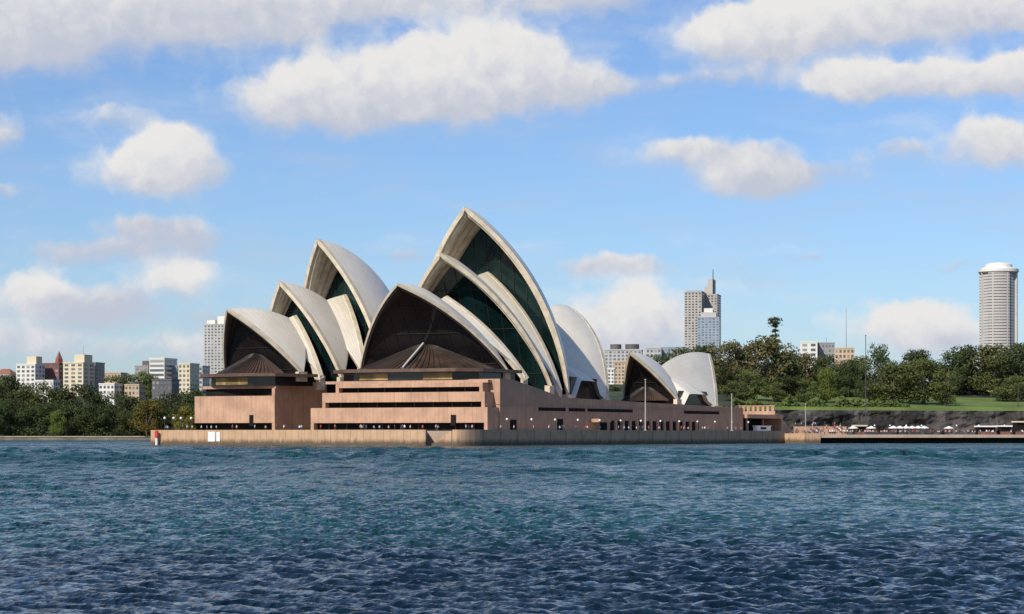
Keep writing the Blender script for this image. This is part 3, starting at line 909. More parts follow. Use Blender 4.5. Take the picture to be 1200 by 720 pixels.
LEAF = {
    'dark':  leaf_mat('dark_foliage', (0.030, 0.046, 0.017), (0.060, 0.084, 0.028), (0.088, 0.104, 0.034)),
    'mid':   leaf_mat('green_foliage', (0.062, 0.084, 0.024), (0.118, 0.145, 0.040), (0.160, 0.172, 0.054)),
    'olive': leaf_mat('olive_foliage', (0.098, 0.094, 0.034), (0.165, 0.150, 0.055), (0.190, 0.172, 0.068)),
    'lime':  leaf_mat('bright_foliage', (0.090, 0.125, 0.024), (0.140, 0.185, 0.034), (0.175, 0.200, 0.045)),
    'gold':  leaf_mat('golden_foliage', (0.150, 0.120, 0.024), (0.190, 0.150, 0.030), (0.130, 0.130, 0.030)),
}
def crown_mesh(seed, nl=16, nleaf=2600, leaf=0.055, flat=1.0, gap=0.0, low=0.30):
    """unit crown: about 1 wide, 1 tall with its foot at z = 0; uneven lobes of leaf clumps"""
    r = np.random.default_rng(seed)
    lobes = []
    for k in range(nl):
        a = r.uniform(0, 2 * math.pi); z = r.uniform(low, 0.86)
        lim = 0.40 * math.sqrt(max(0.05, 1 - ((z - 0.50) / 0.48) ** 2)) * flat
        d = lim * r.uniform(0.25, 1.0)
        lobes.append((d * math.cos(a), d * math.sin(a), z, r.uniform(0.10, 0.20)))
    lobes.append((r.uniform(-.1, .1), 0, 0.84, 0.15))
    vs = []; fs = []
    wts = np.array([l[3] ** 2 for l in lobes]); wts /= wts.sum()
    pick = r.choice(len(lobes), nleaf, p=wts)
    for i in range(nleaf):
        lx, ly, lz, lr = lobes[pick[i]]
        d = r.normal(size=3); d /= np.linalg.norm(d)
        rad = lr * r.uniform(0.45, 1.08) * (1 + 0.18 * math.sin(7 * d[0] + 5 * d[2] + pick[i]))
        p = np.array([lx, ly, lz]) + d * rad * np.array([1.1, 1.1, 0.85])
        if p[2] < low * 0.35: continue
        n = d + r.normal(size=3) * 0.55; n /= np.linalg.norm(n)
        u = np.cross(n, r.normal(size=3)); u /= np.linalg.norm(u); v = np.cross(n, u)
        s_ = leaf * r.uniform(0.55, 1.15)
        o = len(vs); k = s_ * 0.6
        vs += [tuple(p - u * s_ * .6), tuple(p + v * k * .5 + n * s_ * .12), tuple(p + u * s_ * .6), tuple(p - v * k * .5 + n * s_ * .12)]
        fs.append((o, o + 1, o + 2, o + 3))
    me = bpy.data.meshes.new('crown'); me.from_pydata(vs, [], fs); me.update()
    return me, lobes
def trunk_mesh(lobes, seed, th=0.028):
    r = random.Random(seed); mb = MB()
    mb.tube([(0, 0, -0.06), (r.uniform(-.02, .02), 0, .14), (r.uniform(-.03, .03), r.uniform(-.02, .02), .36), (0, 0, .6)], [th * 1.4, th, th * .8, th * .35], 7)
    for l in lobes[:9]:
        z0 = r.uniform(.16, .38)
        m_ = Vector((l[0] * .5, l[1] * .5, (z0 + l[2]) * .5 + .02))
        mb.tube([(0, 0, z0), tuple(m_), (l[0], l[1], l[2])], [th * .55, th * .36, th * .12], 5)
    me = bpy.data.meshes.new('trunk'); me.from_pydata([tuple(v) for v in mb.v], [], mb.f); me.materials.append(M_TRUNK); me.update()
    return me
PROTO = {}
def proto(kind, variant):
    key = (kind, variant)
    if key not in PROTO:
        sd = hash(kind) % 1 + variant * 17 + sum(map(ord, kind))
        if kind.startswith('open'):
            cm, lb = crown_mesh(sd, 11, 1300, 0.055, 1.0, low=.42)
        else:
            cm, lb = crown_mesh(sd, 26, 3600, 0.055, 1.12, low=.13)
        cm.materials.append(LEAF[kind.split('_')[-1]])
        PROTO[key] = (cm, trunk_mesh(lb, sd))
    return PROTO[key]
def tree(px, ytop, ybase, Y, wpx, kind, label, group, variant=None, name='tree', ground=None):
    x = (px - 600) / FPX * Y
    g = ground_h(x, Y) if ground is None else ground
    ztop = zat(ytop, Y); h = max(3.0, ztop - g); wd = wpx / FPX * Y
    v = variant if variant is not None else random.randrange(3)
    cm, tm = proto(kind, v)
    root = empty(name, (x, Y, g))
    root.rotation_euler.z = random.uniform(0, 6.28)
    root.scale = (wd * 1.02, wd * 1.02, h / 0.985)
    c = bpy.data.objects.new('crown', cm); COL.objects.link(c); c.parent = root
    t = bpy.data.objects.new('trunk', tm); COL.objects.link(t); t.parent = root
    tag(root, label, 'tree', group)
    return root
ORD = ['first', 'second', 'third', 'fourth', 'fifth', 'sixth', 'seventh', 'eighth', 'ninth', 'tenth', 'eleventh', 'twelfth', 'thirteenth', 'fourteenth', 'fifteenth', 'sixteenth']
# shore row across the bay, left
LEFTROW = [(-14, 440, 44), (6, 439, 40), (28, 450, 46), (50, 446, 44), (70, 455, 40), (92, 448, 46), (114, 458, 44), (134, 459, 38), (156, 464, 40), (186, 466, 44), (206, 458, 40), (228, 452, 44), (250, 458, 40)]
for i, (px, yt, wp) in enumerate(LEFTROW):
    tree(px, yt, 508, 1125 + (i * 37 % 45), wp * 1.15, 'dark' if i % 3 else 'mid', 'dark shoreline tree, %s from the left in the row across the bay' % ORD[i], 'dark trees along the far left shore')
LEFT2 = [(18, 466, 40), (40, 474, 40), (62, 470, 38), (84, 474, 42), (104, 470, 36), (126, 476, 44), (148, 480, 36), (166, 472, 30), (198, 476, 40), (222, 472, 36), (244, 470, 40), (-8, 470, 40)]
for i, (px, yt, wp) in enumerate(sorted(LEFT2)):
    tree(px, yt, 509, 1102 + (i * 23 % 12), wp * 1.1, 'dark', 'lower dark tree by the bay wall, %s from the left in the front row' % ORD[i], 'low trees in front on the far left shore')
tree(172, 468, 508, 1098, 38, 'gold', 'golden green rounded tree on the left shore, larger of two', 'golden trees on the left shore', 0)
tree(217, 475, 508, 1097, 28, 'gold', 'small golden brown tree close to the left end of the podium', 'golden trees on the left shore', 1)
tree(66, 480, 509, 1096, 18, 'lime', 'slim pale green tree low in the dark left shore row', 'trees on the left shore', 1)
for i, (px, yt, wp) in enumerate([(134, 440, 34), (150, 437, 30), (168, 433, 30), (180, 438, 22), (60, 444, 24), (12, 446, 30)]):
    tree(px, yt, 460, 1480, wp, 'mid', 'green hillside tree among the far left buildings, number %s from the left end' % ORD[[2, 3, 4, 5, 1, 0][i]], 'hillside trees between far left buildings')
# right hand park
RIGHT = [
    (858, 397, 880, 52, 'olive', 'broad olive brown tree just right of the small restaurant shells'),
    (896, 391, 890, 62, 'olive', 'tall olive brown tree with a pale bare trunk under the pine'),
    (922, 412, 905, 40, 'dark', 'dark tree beside the foot of the tall pine'),
    (884, 434, 826, 40, 'mid', 'lower green tree in front of the olive brown trees'),
    (846, 428, 872, 34, 'dark', 'dark tree tucked behind the small restaurant shells'),
    (944, 413, 935, 48, 'olive', 'olive tree right of the pine below the white building'),
    (926, 440, 828, 38, 'dark', 'dark low tree left of the bright green tree'),
    (968, 430, 832, 27, 'lime', 'bright green small tree standing on the lawn edge'),
    (972, 414, 930, 44, 'dark', 'dark tree below the white and grey block'),
    (994, 420, 900, 34, 'dark', 'dark tree in front of the sandstone building'),
    (948, 444, 826, 32, 'mid', 'rounded green shrub like tree beside the bright green one'),
    (1012, 416, 920, 36, 'mid', 'green tree left of the tall dark mast'),
    (1034, 401, 905, 36, 'open_dark', 'airy see through dark tree right of the mast'),
    (1048, 424, 836, 60, 'mid', 'left half of the wide dome shaped fig tree on the lawn'),
    (1082, 419, 838, 62, 'mid', 'wide dome shaped fig tree spreading over the lawn edge'),
    (1072, 409, 930, 40, 'dark', 'dark tree rising behind the dome shaped fig'),
    (1112, 409, 920, 44, 'dark', 'dark tree just right of the dome shaped fig'),
    (1136, 404, 925, 46, 'dark', 'dark tree in front of the foot of the round tower'),
    (1168, 402, 915, 54, 'mid', 'full green tree under the round tower'),
    (1196, 400, 905, 50, 'dark', 'large dark tree at the right end of the lawn'),
    (1222, 406, 910, 50, 'mid', 'green tree at the far right end past the round tower'),
    (1108, 448, 832, 30, 'mid', 'small green tree at the right foot of the dome shaped fig'),
    (1184, 440, 880, 46, 'mid', 'lower green tree at the right back of the lawn'),
    (1146, 448, 960, 40, 'dark', 'low dark tree at the back of the lawn'),
    (1018, 446, 840, 30, 'dark', 'low dark tree left of the dome shaped fig'), (906, 448, 824, 30, 'mid', 'low green tree on the cliff top right of the concourse'), (860, 446, 822, 34, 'mid', 'low green tree right behind the white rear restaurant shell'),
    (820, 404, 1000, 44, 'dark', 'dark tree crown showing over the small restaurant shells'),
    (790, 407, 1010, 44, 'mid', 'green tree crown behind the front restaurant shell'),
    (768, 414, 1005, 30, 'dark', 'dark tree crown between the far offices and the restaurant'),
    (718, 452, 985, 24, 'mid', 'small green tree between the large hall and the restaurant'),
    (704, 456, 990, 18, 'dark', 'small dark tree close to the large hall rear shell'),
]
for i, (px, yt, Y, wp, kind, lb) in enumerate(RIGHT):
    tree(px, yt, 475, Y, wp * 1.12, kind, lb, 'park trees on the right')
# background belt that closes the gaps between crowns
BELT = [(840, 420), (872, 424), (905, 428), (935, 432), (960, 430), (985, 432), (1010, 434), (1040, 430), (1070, 430), (1100, 428), (1128, 424), (1156, 424), (1184, 424), (1210, 424)]
for i, (px, yt) in enumerate(BELT):
    tree(px, yt, 470, 1010, 44, 'dark', 'dark tree at the back of the park, %s from the left in the rear row' % ORD[i], 'rear row of dark trees in the park')
# pine with a tufted top
def pine():
    Y = 895; x = (908 - 600) / FPX * Y; g = ground_h(x, Y); zt = zat(370, Y)
    root = empty('pine_tree', (x, Y, g))
    tag(root, 'tall dark pine with a tufted flat top above the park trees', 'tree')
    mb = MB(); mb.tube([(x, Y, g), (x + .3, Y, g + (zt - g) * .5), (x, Y, zt - .6)], [.6, .4, .1], 7); mb.build('trunk', M_TRUNK, root)
    r = np.random.default_rng(5); lv = MB()
    tiers = [(zt - 1.4, 3.6, .9), (zt - 3.0, 3.9, 1.0), (zt - 4.4, 1.7, .6), (zt - 6.4, 1.9, .6), (zt - 8.6, 2.5, .6), (zt - 10.8, 3.2, .7), (zt - 12.8, 3.8, .8), (zt - 14.4, 4.2, 1.3), (zt - 17.5, 5.0, 1.4), (zt - 20.5, 5.4, 1.5)]
    for (z, rr, th) in tiers:
        for k in range(int(62 * rr)):
            a = r.uniform(0, 6.28); d = rr * math.sqrt(r.uniform(0, 1)) * (0.75 + .25 * math.sin(5 * a + z))
            p = np.array([x + d * math.cos(a), Y + d * math.sin(a), z + r.normal() * th * .45 - .10 * d])
            u = r.normal(size=3); u /= np.linalg.norm(u); v = np.cross(u, r.normal(size=3)); v /= np.linalg.norm(v)
            s_ = r.uniform(.3, .6)
            lv.add([p - u * s_, p + v * s_ * .5, p + u * s_, p - v * s_ * .5], [(0, 1, 2, 3)])
    lv.build('crown', LEAF['dark'], root)
pine()

# ================================================================= FAR BUILDINGS
BW = {
    'cream': mat('cream_render', (0.62, 0.54, 0.38), 0.8, 0.06, 0.05),
    'white': mat('white_render', (0.66, 0.64, 0.60), 0.8, 0.06, 0.05),
    'grey': mat('grey_concrete', (0.30, 0.29, 0.28), 0.8, 0.1, 0.05),
    'lgrey': mat('pale_concrete', (0.45, 0.43, 0.41), 0.8, 0.1, 0.05),
    'brick': mat('red_brick', (0.21, 0.085, 0.065), 0.85, 0.15, 0.08),
    'sand': mat('sandstone', (0.52, 0.38, 0.25), 0.85, 0.12, 0.08),
    'dark': mat('dark_cladding', (0.10, 0.085, 0.085), 0.6, 0.2, 0.08),
    'tan': mat('tan_concrete', (0.40, 0.37, 0.335), 0.8, 0.08, 0.05),
    'blue': mat('blue_grey_cladding', (0.26, 0.31, 0.38), 0.5, 0.15, 0.08),
    'green': mat('copper_roof', (0.20, 0.30, 0.24), 0.7, 0.15, 0.08),
}
M_WIN = mat('window_glass', (0.085, 0.095, 0.115), 0.15, 0.4, 0.15)
M_WINB = mat('blue_window_glass', (0.10, 0.14, 0.19), 0.12, 0.3, 0.15)
for m_ in (M_WIN, M_WINB):
    t_ = NT(m_.node_tree); b_ = t_.n['Principled BSDF']; src = b_.inputs['Base Color'].links[0].from_socket
    oi_ = t_.node('ShaderNodeObjectInfo')
    t_.l.new(t_.mix(t_.smooth(oi_.outputs['Random'], 0.55, 1.0, 0.0, 0.75), src, (0.34, 0.33, 0.31)), b_.inputs['Base Color'])
M_ROOF = mat('tile_roof', (0.26, 0.11, 0.07), 0.85, 0.2, 0.2)
def building(label, px0, px1, ytop, Y, wall, ang=12, dep=18, floors=6, cols=5, win=M_WIN, ybot=None, ribbon=False, roof=None, extras=(), name='apartment_block', cat='building', group=None, balcony=None):
    """px0..px1 give the extent of the front facade; the block stands on the ground there"""
    x0, x1 = (px0 - 600) / FPX * Y, (px1 - 600) / FPX * Y
    W = (x1 - x0) / math.cos(R(ang)) if ang >= 0 else (x1 - x0)
    f = frame(x0, Y, ang)
    W = (x1 - x0) * math.cos(R(abs(ang)))
    zt = zat(ytop, Y)
    g = min(ground_h(x0, Y), ground_h(x1, Y + dep)) - 1.5
    g = max(g, -1)
    root = empty(name, (*f(W / 2, dep / 2).xy, g))
    tag(root, label, cat, group)
    mb = MB(); mb.box(f, 0, W, 0, dep, g, zt); mb.build('wall', BW[wall], root)
    mb = MB(); mb.box(f, -.25, W + .25, -.25, dep + .25, zt + .01, zt + .9); mb.build('parapet', BW[wall], root)
    if ybot is None: zb = max(g + 2, zt - floors * 3.4)
    else: zb = zat(ybot, Y)
    fh = (zt - zb) / floors
    def place(src, offs):
        o = src.copy(); COL.objects.link(o); o.parent = root; o.location = offs; return o
    base = Vector(f(0, 0)); 
    first = {}
    for side in (0, 1):                       # front, right side
        n = cols if side == 0 else max(1, int(cols * dep / max(W, 1) * .8))
        Ls = W if side == 0 else dep
        if ribbon: n = 1
        pit = Ls / n; ww = pit * (0.55 if not ribbon else 0.92)
        for k in range(floors):
            for c in range(n):
                a0 = pit * (c + .5) - ww / 2
                if (side) not in first:
                    mb = MB()
                    if side == 0: mb.box(f, a0, a0 + ww, -.14, -.02, zb + fh * (k + .25), zb + fh * (k + .78))
                    else: mb.box(f, W + .02, W + .14, a0, a0 + ww, zb + fh * (k + .25), zb + fh * (k + .78))
                    first[side] = (mb.build('window', win, root), a0, k)
                else:
                    src, aa, k0 = first[side]
                    d = a0 - aa
                    off = (f(d, 0) - f(0, 0)) if side == 0 else (f(0, d) - f(0, 0))
                    place(src, (off.x, off.y, fh * (k - k0)))
        if balcony and side == 0:
            b0 = None
            for k in range(floors):
                if b0 is None:
                    mb = MB(); mb.box(f, W * balcony[0], W * balcony[1], -1.3, -.16, zb + fh * (k + .02), zb + fh * (k + .28)); b0 = mb.build('balcony', BW['white'], root)
                else: place(b0, (0, 0, fh * k))
    for ex in extras:
        kind, a, b_, d0, d1, zz0, zz1, wm = ex if len(ex) == 8 else (*ex[:4], 0, *ex[4:])
        mb = MB()
        if kind == 'box': mb.box(f, W * a, W * b_, dep * d0, dep * d1, zt + zz0, zt + zz1); mb.build('roof_house', BW[wm], root)
        elif kind == 'spire':
            p = f(W * a, dep * d0); mb.lathe([(b_, 0), (b_ * .9, zz0), (0.15, zz1)], (p.x, p.y, zt + .9), 4); mb.build('spire', BW[wm], root)
        elif kind == 'mast':
            p = f(W * a, dep * d0); mb.tube([(p.x, p.y, zt), (p.x, p.y, zt + zz1)], [b_, b_ * .4], 5); mb.build('mast', M_DPOLE, root)
        elif kind == 'drum':
            p = f(W * a, dep * d0); mb.lathe([(b_, zz0), (b_, zz1)], (p.x, p.y, zt), 18); mb.build('plant_drum', BW[wm], root)
        elif kind == 'hip':
            A_ = [f(-.6, -.6), f(W + .6, -.6), f(W + .6, dep + .6), f(-.6, dep + .6)]
            t0, t1 = f(W * .3, dep * .5), f(W * .7, dep * .5)
            vs = [(p.x, p.y, zt + .92) for p in A_] + [(t0.x, t0.y, zt + zz1), (t1.x, t1.y, zt + zz1)]
            mb.add(vs, [(0, 1, 5, 4), (1, 2, 5), (2, 3, 4, 5), (3, 0, 4), (3, 2, 1, 0)]); mb.build('roof', M_ROOF, root)
    return root
YL = 1560
building('white apartment tower with stepped top at the far left ridge', 19, 44, 428, YL, 'white', 14, 16, 7, 4, extras=[('box', .45, .95, .2, .8, .9, 6.5, 'cream')])
building('red brick building with a small dark red spire on the ridge', 47, 72, 427, YL + 20, 'brick', 14, 16, 6, 4, extras=[('spire', .8, 3.0, .4, 3, 9, 'brick')], name='brick_building')
building('cream apartment tower with a tall roof house on the ridge', 74, 101, 426, YL - 20, 'cream', 16, 18, 8, 3, extras=[('box', .5, 1.0, .1, .8, .9, 6.4, 'cream'), ('mast', .8, .18, .4, 0, 13, '')])
building('dark grey apartment block joined to the cream tower', 102, 113, 426, YL, 'grey', 14, 16, 7, 2)
building('low pale house at the far left edge', -8, 14, 440, YL, 'lgrey', 10, 14, 3, 4, name='house', extras=[('hip', 0, 0, 0, 0, 5, '')])
building('low white house below the brick building', 40, 64, 447, 1420, 'white', 10, 12, 2, 5, name='house')
building('long low cream house on the green slope', 118, 143, 438, YL + 40, 'sand', 10, 14, 3, 6, name='house')
building('white shed with grey side below the green slope', 116, 136, 451, 1420, 'white', 14, 12, 2, 4, name='house')
building('pale pink house beneath the hillside trees', 146, 164, 452, 1420, 'sand', 10, 12, 2, 4, name='house')
building('dark block with a grey upper storey left of the white offices', 158, 175, 430, YL + 20, 'grey', 12, 16, 4, 3, extras=[('box', .5, 1.0, .1, .9, .9, 4.5, 'dark')])
building('white office block with red panel on the left ridge', 175, 195, 421, YL, 'white', 16, 22, 6, 1, ribbon=True, name='office_block')
building('grey glass office wing beside the white office block', 196, 209, 430, YL + 10, 'blue', 12, 18, 5, 4, win=M_WINB, name='office_block')
building('cream building with slanted dark stair left of the grey tower', 209, 224, 427, YL - 10, 'cream', 14, 18, 6, 3)
building('pale pink block close to the grey tower', 224, 238, 430, YL + 30, 'lgrey', 10, 18, 5, 3)
building('dark purple grey block with a white corner lower on the slope', 178, 203, 446, 1400, 'dark', 12, 14, 4, 5, win=M_WINB)
building('tall grey slab tower with white plant rooms beside the small hall', 239, 268, 381, 1640, 'lgrey', 10, 22, 19, 7, ybot=448, name='apartment_tower', extras=[('box', .05, .4, .2, .8, .9, 4.0, 'white'), ('box', .5, .95, .2, .8, .9, 7.0, 'white')])
# centre and right
building('pale office block with two dark roof drums behind the large hall', 708, 752, 411, 1500, 'lgrey', 6, 20, 10, 9, win=M_WINB, ybot=452, name='office_block', extras=[('drum', .3, 4.0, .3, .9, 4.6, 'dark'), ('drum', .74, 5.0, .3, .9, 4.6, 'dark')])
building('brick and sandstone building low between the hall and restaurant', 720, 736, 425, 1330, 'sand', 8, 14, 6, 4, name='brick_building')
building('low cream building beside the brick one', 708, 720, 433, 1330, 'white', 8, 14, 4, 3)
building('blue grey glass office left of the tall twin tower', 757, 775, 409, 1600, 'lgrey', 6, 20, 5, 4, win=M_WINB, name='office_block')
building('dark blue glass office with a pale roof line below the twin tower', 774, 806, 408, 1620, 'blue', 6, 20, 5, 8, win=M_WIN, name='office_block')
building('tall brown grey tower slab, left of the stepped pair', 802, 823, 343, 1900, 'tan', 14, 26, 23, 5, ybot=415, name='office_tower', extras=[('box', .06, .94, .1, .9, .9, 1.8, 'grey')])
building('tall stepped tower with sloped crown and thin spire', 825, 841, 346, 1920, 'tan', 14, 24, 23, 4, win=M_WIN, ybot=415, name='office_tower', extras=[('box', .0, .62, .1, .9, .9, 8, 'tan'), ('box', .25, .62, .1, .9, 8.01, 15, 'tan'), ('mast', .60, .8, .3, 0, 24, '')])
building('lower pale blue tower with a white centre fin before the stepped tower', 817, 843, 373, 1780, 'blue', 8, 22, 13, 6, win=M_WINB, ybot=413, name='office_tower', extras=[('box', .15, .85, .1, .9, .9, 5, 'lgrey'), ('box', .3, .7, .15, .85, 5.01, 8.5, 'white')])
building('white cube building above the park trees', 938, 958, 402, 1500, 'white', 10, 24, 4, 2, name='office_block')
building('grey block joined to the white cube building', 959, 978, 403, 1510, 'grey', 8, 22, 5, 5, win=M_WINB, name='office_block', extras=[('mast', .5, .2, .3, 0, 5, '')])
building('sandstone building with flat cornice above the park trees', 978, 1001, 409, 1420, 'sand', 8, 18, 6, 5, name='sandstone_building', extras=[('mast', .6, .2, .3, 0, 28, '')])
building('small white pavilion under the trees left of the fig', 999, 1008, 459, 905, 'white', 6, 6, 1, 2, name='pavilion')
building('long pale low building behind the trees at the back of the lawn', 1120, 1172, 453, 1010, 'sand', 4, 8, 2, 10, name='pavilion')
def round_tower():
    Y = 1900; x = (1170 - 600) / FPX * Y; sc = Y / FPX
    g = ground_h(x, Y) - 2; zt = zat(318, Y)
    root = empty('apartment_tower', (x, Y, g)); tag(root, 'tall round white apartment tower with stacked balconies above the trees', 'building')
    r = 22 * sc
    mb = MB(); mb.lathe([(r * .86, 0), (r * .86, zt - g)], (x, Y, g), 40); mb.build('wall', BW['lgrey'], root)
    mb = MB(); mb.lathe([(r * 1.0, -1.9), (r * 1.06, -1.0), (r * 1.06, 1.4), (r * .98, 1.6), (r * .90, 2.6), (r * .74, 2.7), (r * .72, 5.6), (r * .50, 7.2), (r * .1, 7.9)], (x, Y, zt), 40); mb.build('roof', BW['white'], root)
    for k in range(8):
        a = 2 * math.pi * (k + .35) / 8; ca, sa = math.cos(a), math.sin(a)
        p = [(x + rr * ca - tt * sa, Y + rr * sa + tt * ca) for rr, tt in ((r * .8, -.5), (r * 1.008, -.5), (r * 1.008, .5), (r * .8, .5))]
        mb = MB(); mb.prism(p, g, zt - 2.0); mb.build('fin', BW['lgrey'], root)
    fl = 30; z0 = zat(420, Y); fh = (zt - z0) / fl
    proto_ = None
    for k in range(fl):
        if proto_ is None:
            mb = MB(); n = 64; vs = []
            for zz in (0, 2.0):
                for i in range(n):
                    a = 2 * math.pi * i / n
                    lob = 1.0 if (math.sin(3 * a + .6) > -.35) else .885
                    vs.append((x + r * lob * math.cos(a), Y + r * lob * math.sin(a), z0 + zz))
            fs = [(i, (i + 1) % n, n + (i + 1) % n, n + i) for i in range(n)] + [tuple(range(n, 2 * n)), tuple(reversed(range(n)))]
            mb.add(vs, fs); proto_ = mb.build('balcony', BW['lgrey'], root)
            mb = MB(); mb.lathe([(r * .875, 2.05), (r * .875, fh - .1)], (x, Y, z0), 40); gl = mb.build('window', M_WINB, root)
        else:
            for src in (proto_, gl):
                o = src.copy(); COL.objects.link(o); o.parent = root; o.location = (0, 0, fh * k)
round_tower()

# ================================================================= SMALL THINGS
def lamp_proto():
    root = empty('globe_lamp', (0, 0, 0))
    mb = MB(); mb.tube([(0, 0, 0), (0, 0, 2.9)], [.09, .06], 6); mb.build('pole', M_DPOLE, root)
    mb = MB(); mb.lathe([(.02, 2.86), (.20, 2.94), (.30, 3.12), (.30, 3.26), (.20, 3.44), (.02, 3.52)], (0, 0, 0), 10); mb.build('globe', M_GLOBE, root, smooth=True)
    return root
lamp0 = lamp_proto(); lamp_used = [False]
def lamp(x, y, z, label, group, s=1.0):
    o = copy_tree(lamp0) if lamp_used[0] else lamp0
    lamp_used[0] = True
    o.location = (x, y, z); o.scale = (s, s, s)
    tag(o, label, 'lamp', group)
for i, px in enumerate((193, 203.5, 212, 224)):
    p = at(px, 600 + i * 2)
    lamp(p[0], p[1], DECK, 'white globe lamp at the left end of the promenade, %s from the left' % ORD[i], 'globe lamps on the promenade', 1.18)
for i in range(13):
    p = FW(5.0, 2 + i * 13.5)
    lamp(p.x, p.y, DECK, 'white globe lamp along the shaded side wall, %s from the front corner' % ORD[i], 'globe lamps on the promenade')
for i, px in enumerate((1025, 1043, 1062, 1080, 1121, 1147, 1177, 1199)):
    p = at(px, 771 + i)
    lamp(p[0], p[1], 2.95, 'white globe lamp at the cliff foot on the lower quay, %s from the left' % ORD[i], 'globe lamps on the lower quay', 1.05)

def pole(x, y, z0, z1, r, m, name, label, cat):
    root = empty(name, (x, y, z0)); tag(root, label, cat)
    mb = MB(); mb.tube([(x, y, z0), (x, y, z1)], [r, r * .55], 7); mb.build('pole', m, root)
    mb = MB(); mb.lathe([(r * .9, 0), (r * 1.3, r), (r * .3, r * 2)], (x, y, z1), 8); mb.build('finial', m, root)
    mb = MB(); mb.lathe([(r * 2.4, 0), (r * 2.4, .35), (r * 1.2, .5)], (x, y, z0), 10); mb.build('base', m, root)
p = FW(6.5, 83); pole(p.x, p.y, DECK, zat(446, p.y), .22, M_POLE, 'flagpole', 'bare pale flagpole on the promenade behind the large hall', 'flagpole')
p = FW(6.5, 147); pole(p.x, p.y, DECK, zat(463, p.y), .22, M_POLE, 'flagpole', 'bare pale flagpole in front of the restaurant shells', 'flagpole')
p = at(1014.5, 768); pole(p[0], p[1], 2.95, zat(394, 768), .22, M_DPOLE, 'mast', 'very tall thin dark mast rising from the lower quay', 'mast')
p = at(944, 745); pole(p[0], p[1], 2.95, zat(474, 745), .16, M_POLE, 'light_pole', 'slim pale light pole on the lower quay by the pier end', 'pole')
p = at(897, 800); pole(p[0], p[1], ground_h(*p), zat(462, 800), .16, M_DPOLE, 'light_pole', 'slim dark light pole above the cliff near the concourse', 'pole')
p = at(1193, 835); pole(p[0], p[1], ground_h(*p) , zat(452, 835), .2, M_DPOLE, 'light_pole', 'dark light pole on the lawn edge at the far right', 'pole')

def beacon():
    p = Vector((*at(183.5, 581), 0))
    root = empty('harbour_beacon', (p.x, p.y, -1)); tag(root, 'red topped white harbour beacon post at the left end of sea wall', 'beacon')
    mb = MB(); mb.tube([(p.x, p.y, -1.5), (p.x, p.y, 2.1)], [.34, .34], 8); mb.build('post', M_WHITE, root)
    mb = MB(); mb.lathe([(.55, 0), (.55, 1.7), (.2, 2.0)], (p.x, p.y, 2.1), 10); mb.build('head', M_RED, root)
beacon()
def wall_sign(px0, px1, y0, y1, label, notch=False):
    def on(px):
        # point of the north sea wall under that direction
        k = (px - 600) / FPX; d = (NL[0] - O_[0], NL[1] - O_[1])
        t = (k * O_[1] - O_[0]) / (d[0] - k * d[1]); return Vector((O_[0] + d[0] * t, O_[1] + d[1] * t, 0))
    a, b_ = on(px0), on(px1); n_ = Vector((-.44, -.9, 0)) * .16
    Y = a.y; mb = MB()
    P0, P1 = a + n_, b_ + n_
    q0, q1 = a + n_ * 1.6, b_ + n_ * 1.6
    mb.prism([(P0.x, P0.y), (q0.x, q0.y), (q1.x, q1.y), (P1.x, P1.y)], zat(y1, Y), zat(y0, Y))
    o = mb.build('wall_sign', M_WHITE, loc=(a.x, a.y, zat(y1, Y))); tag(o, label, 'sign', 'white notice boards on the sea wall')
wall_sign(244.5, 252.3, 506.3, 517.6, 'broad white notice board fixed on the sunlit sea wall')
wall_sign(254.2, 258.2, 506.6, 517.4, 'narrow white notice board beside the broad one on the sea wall')

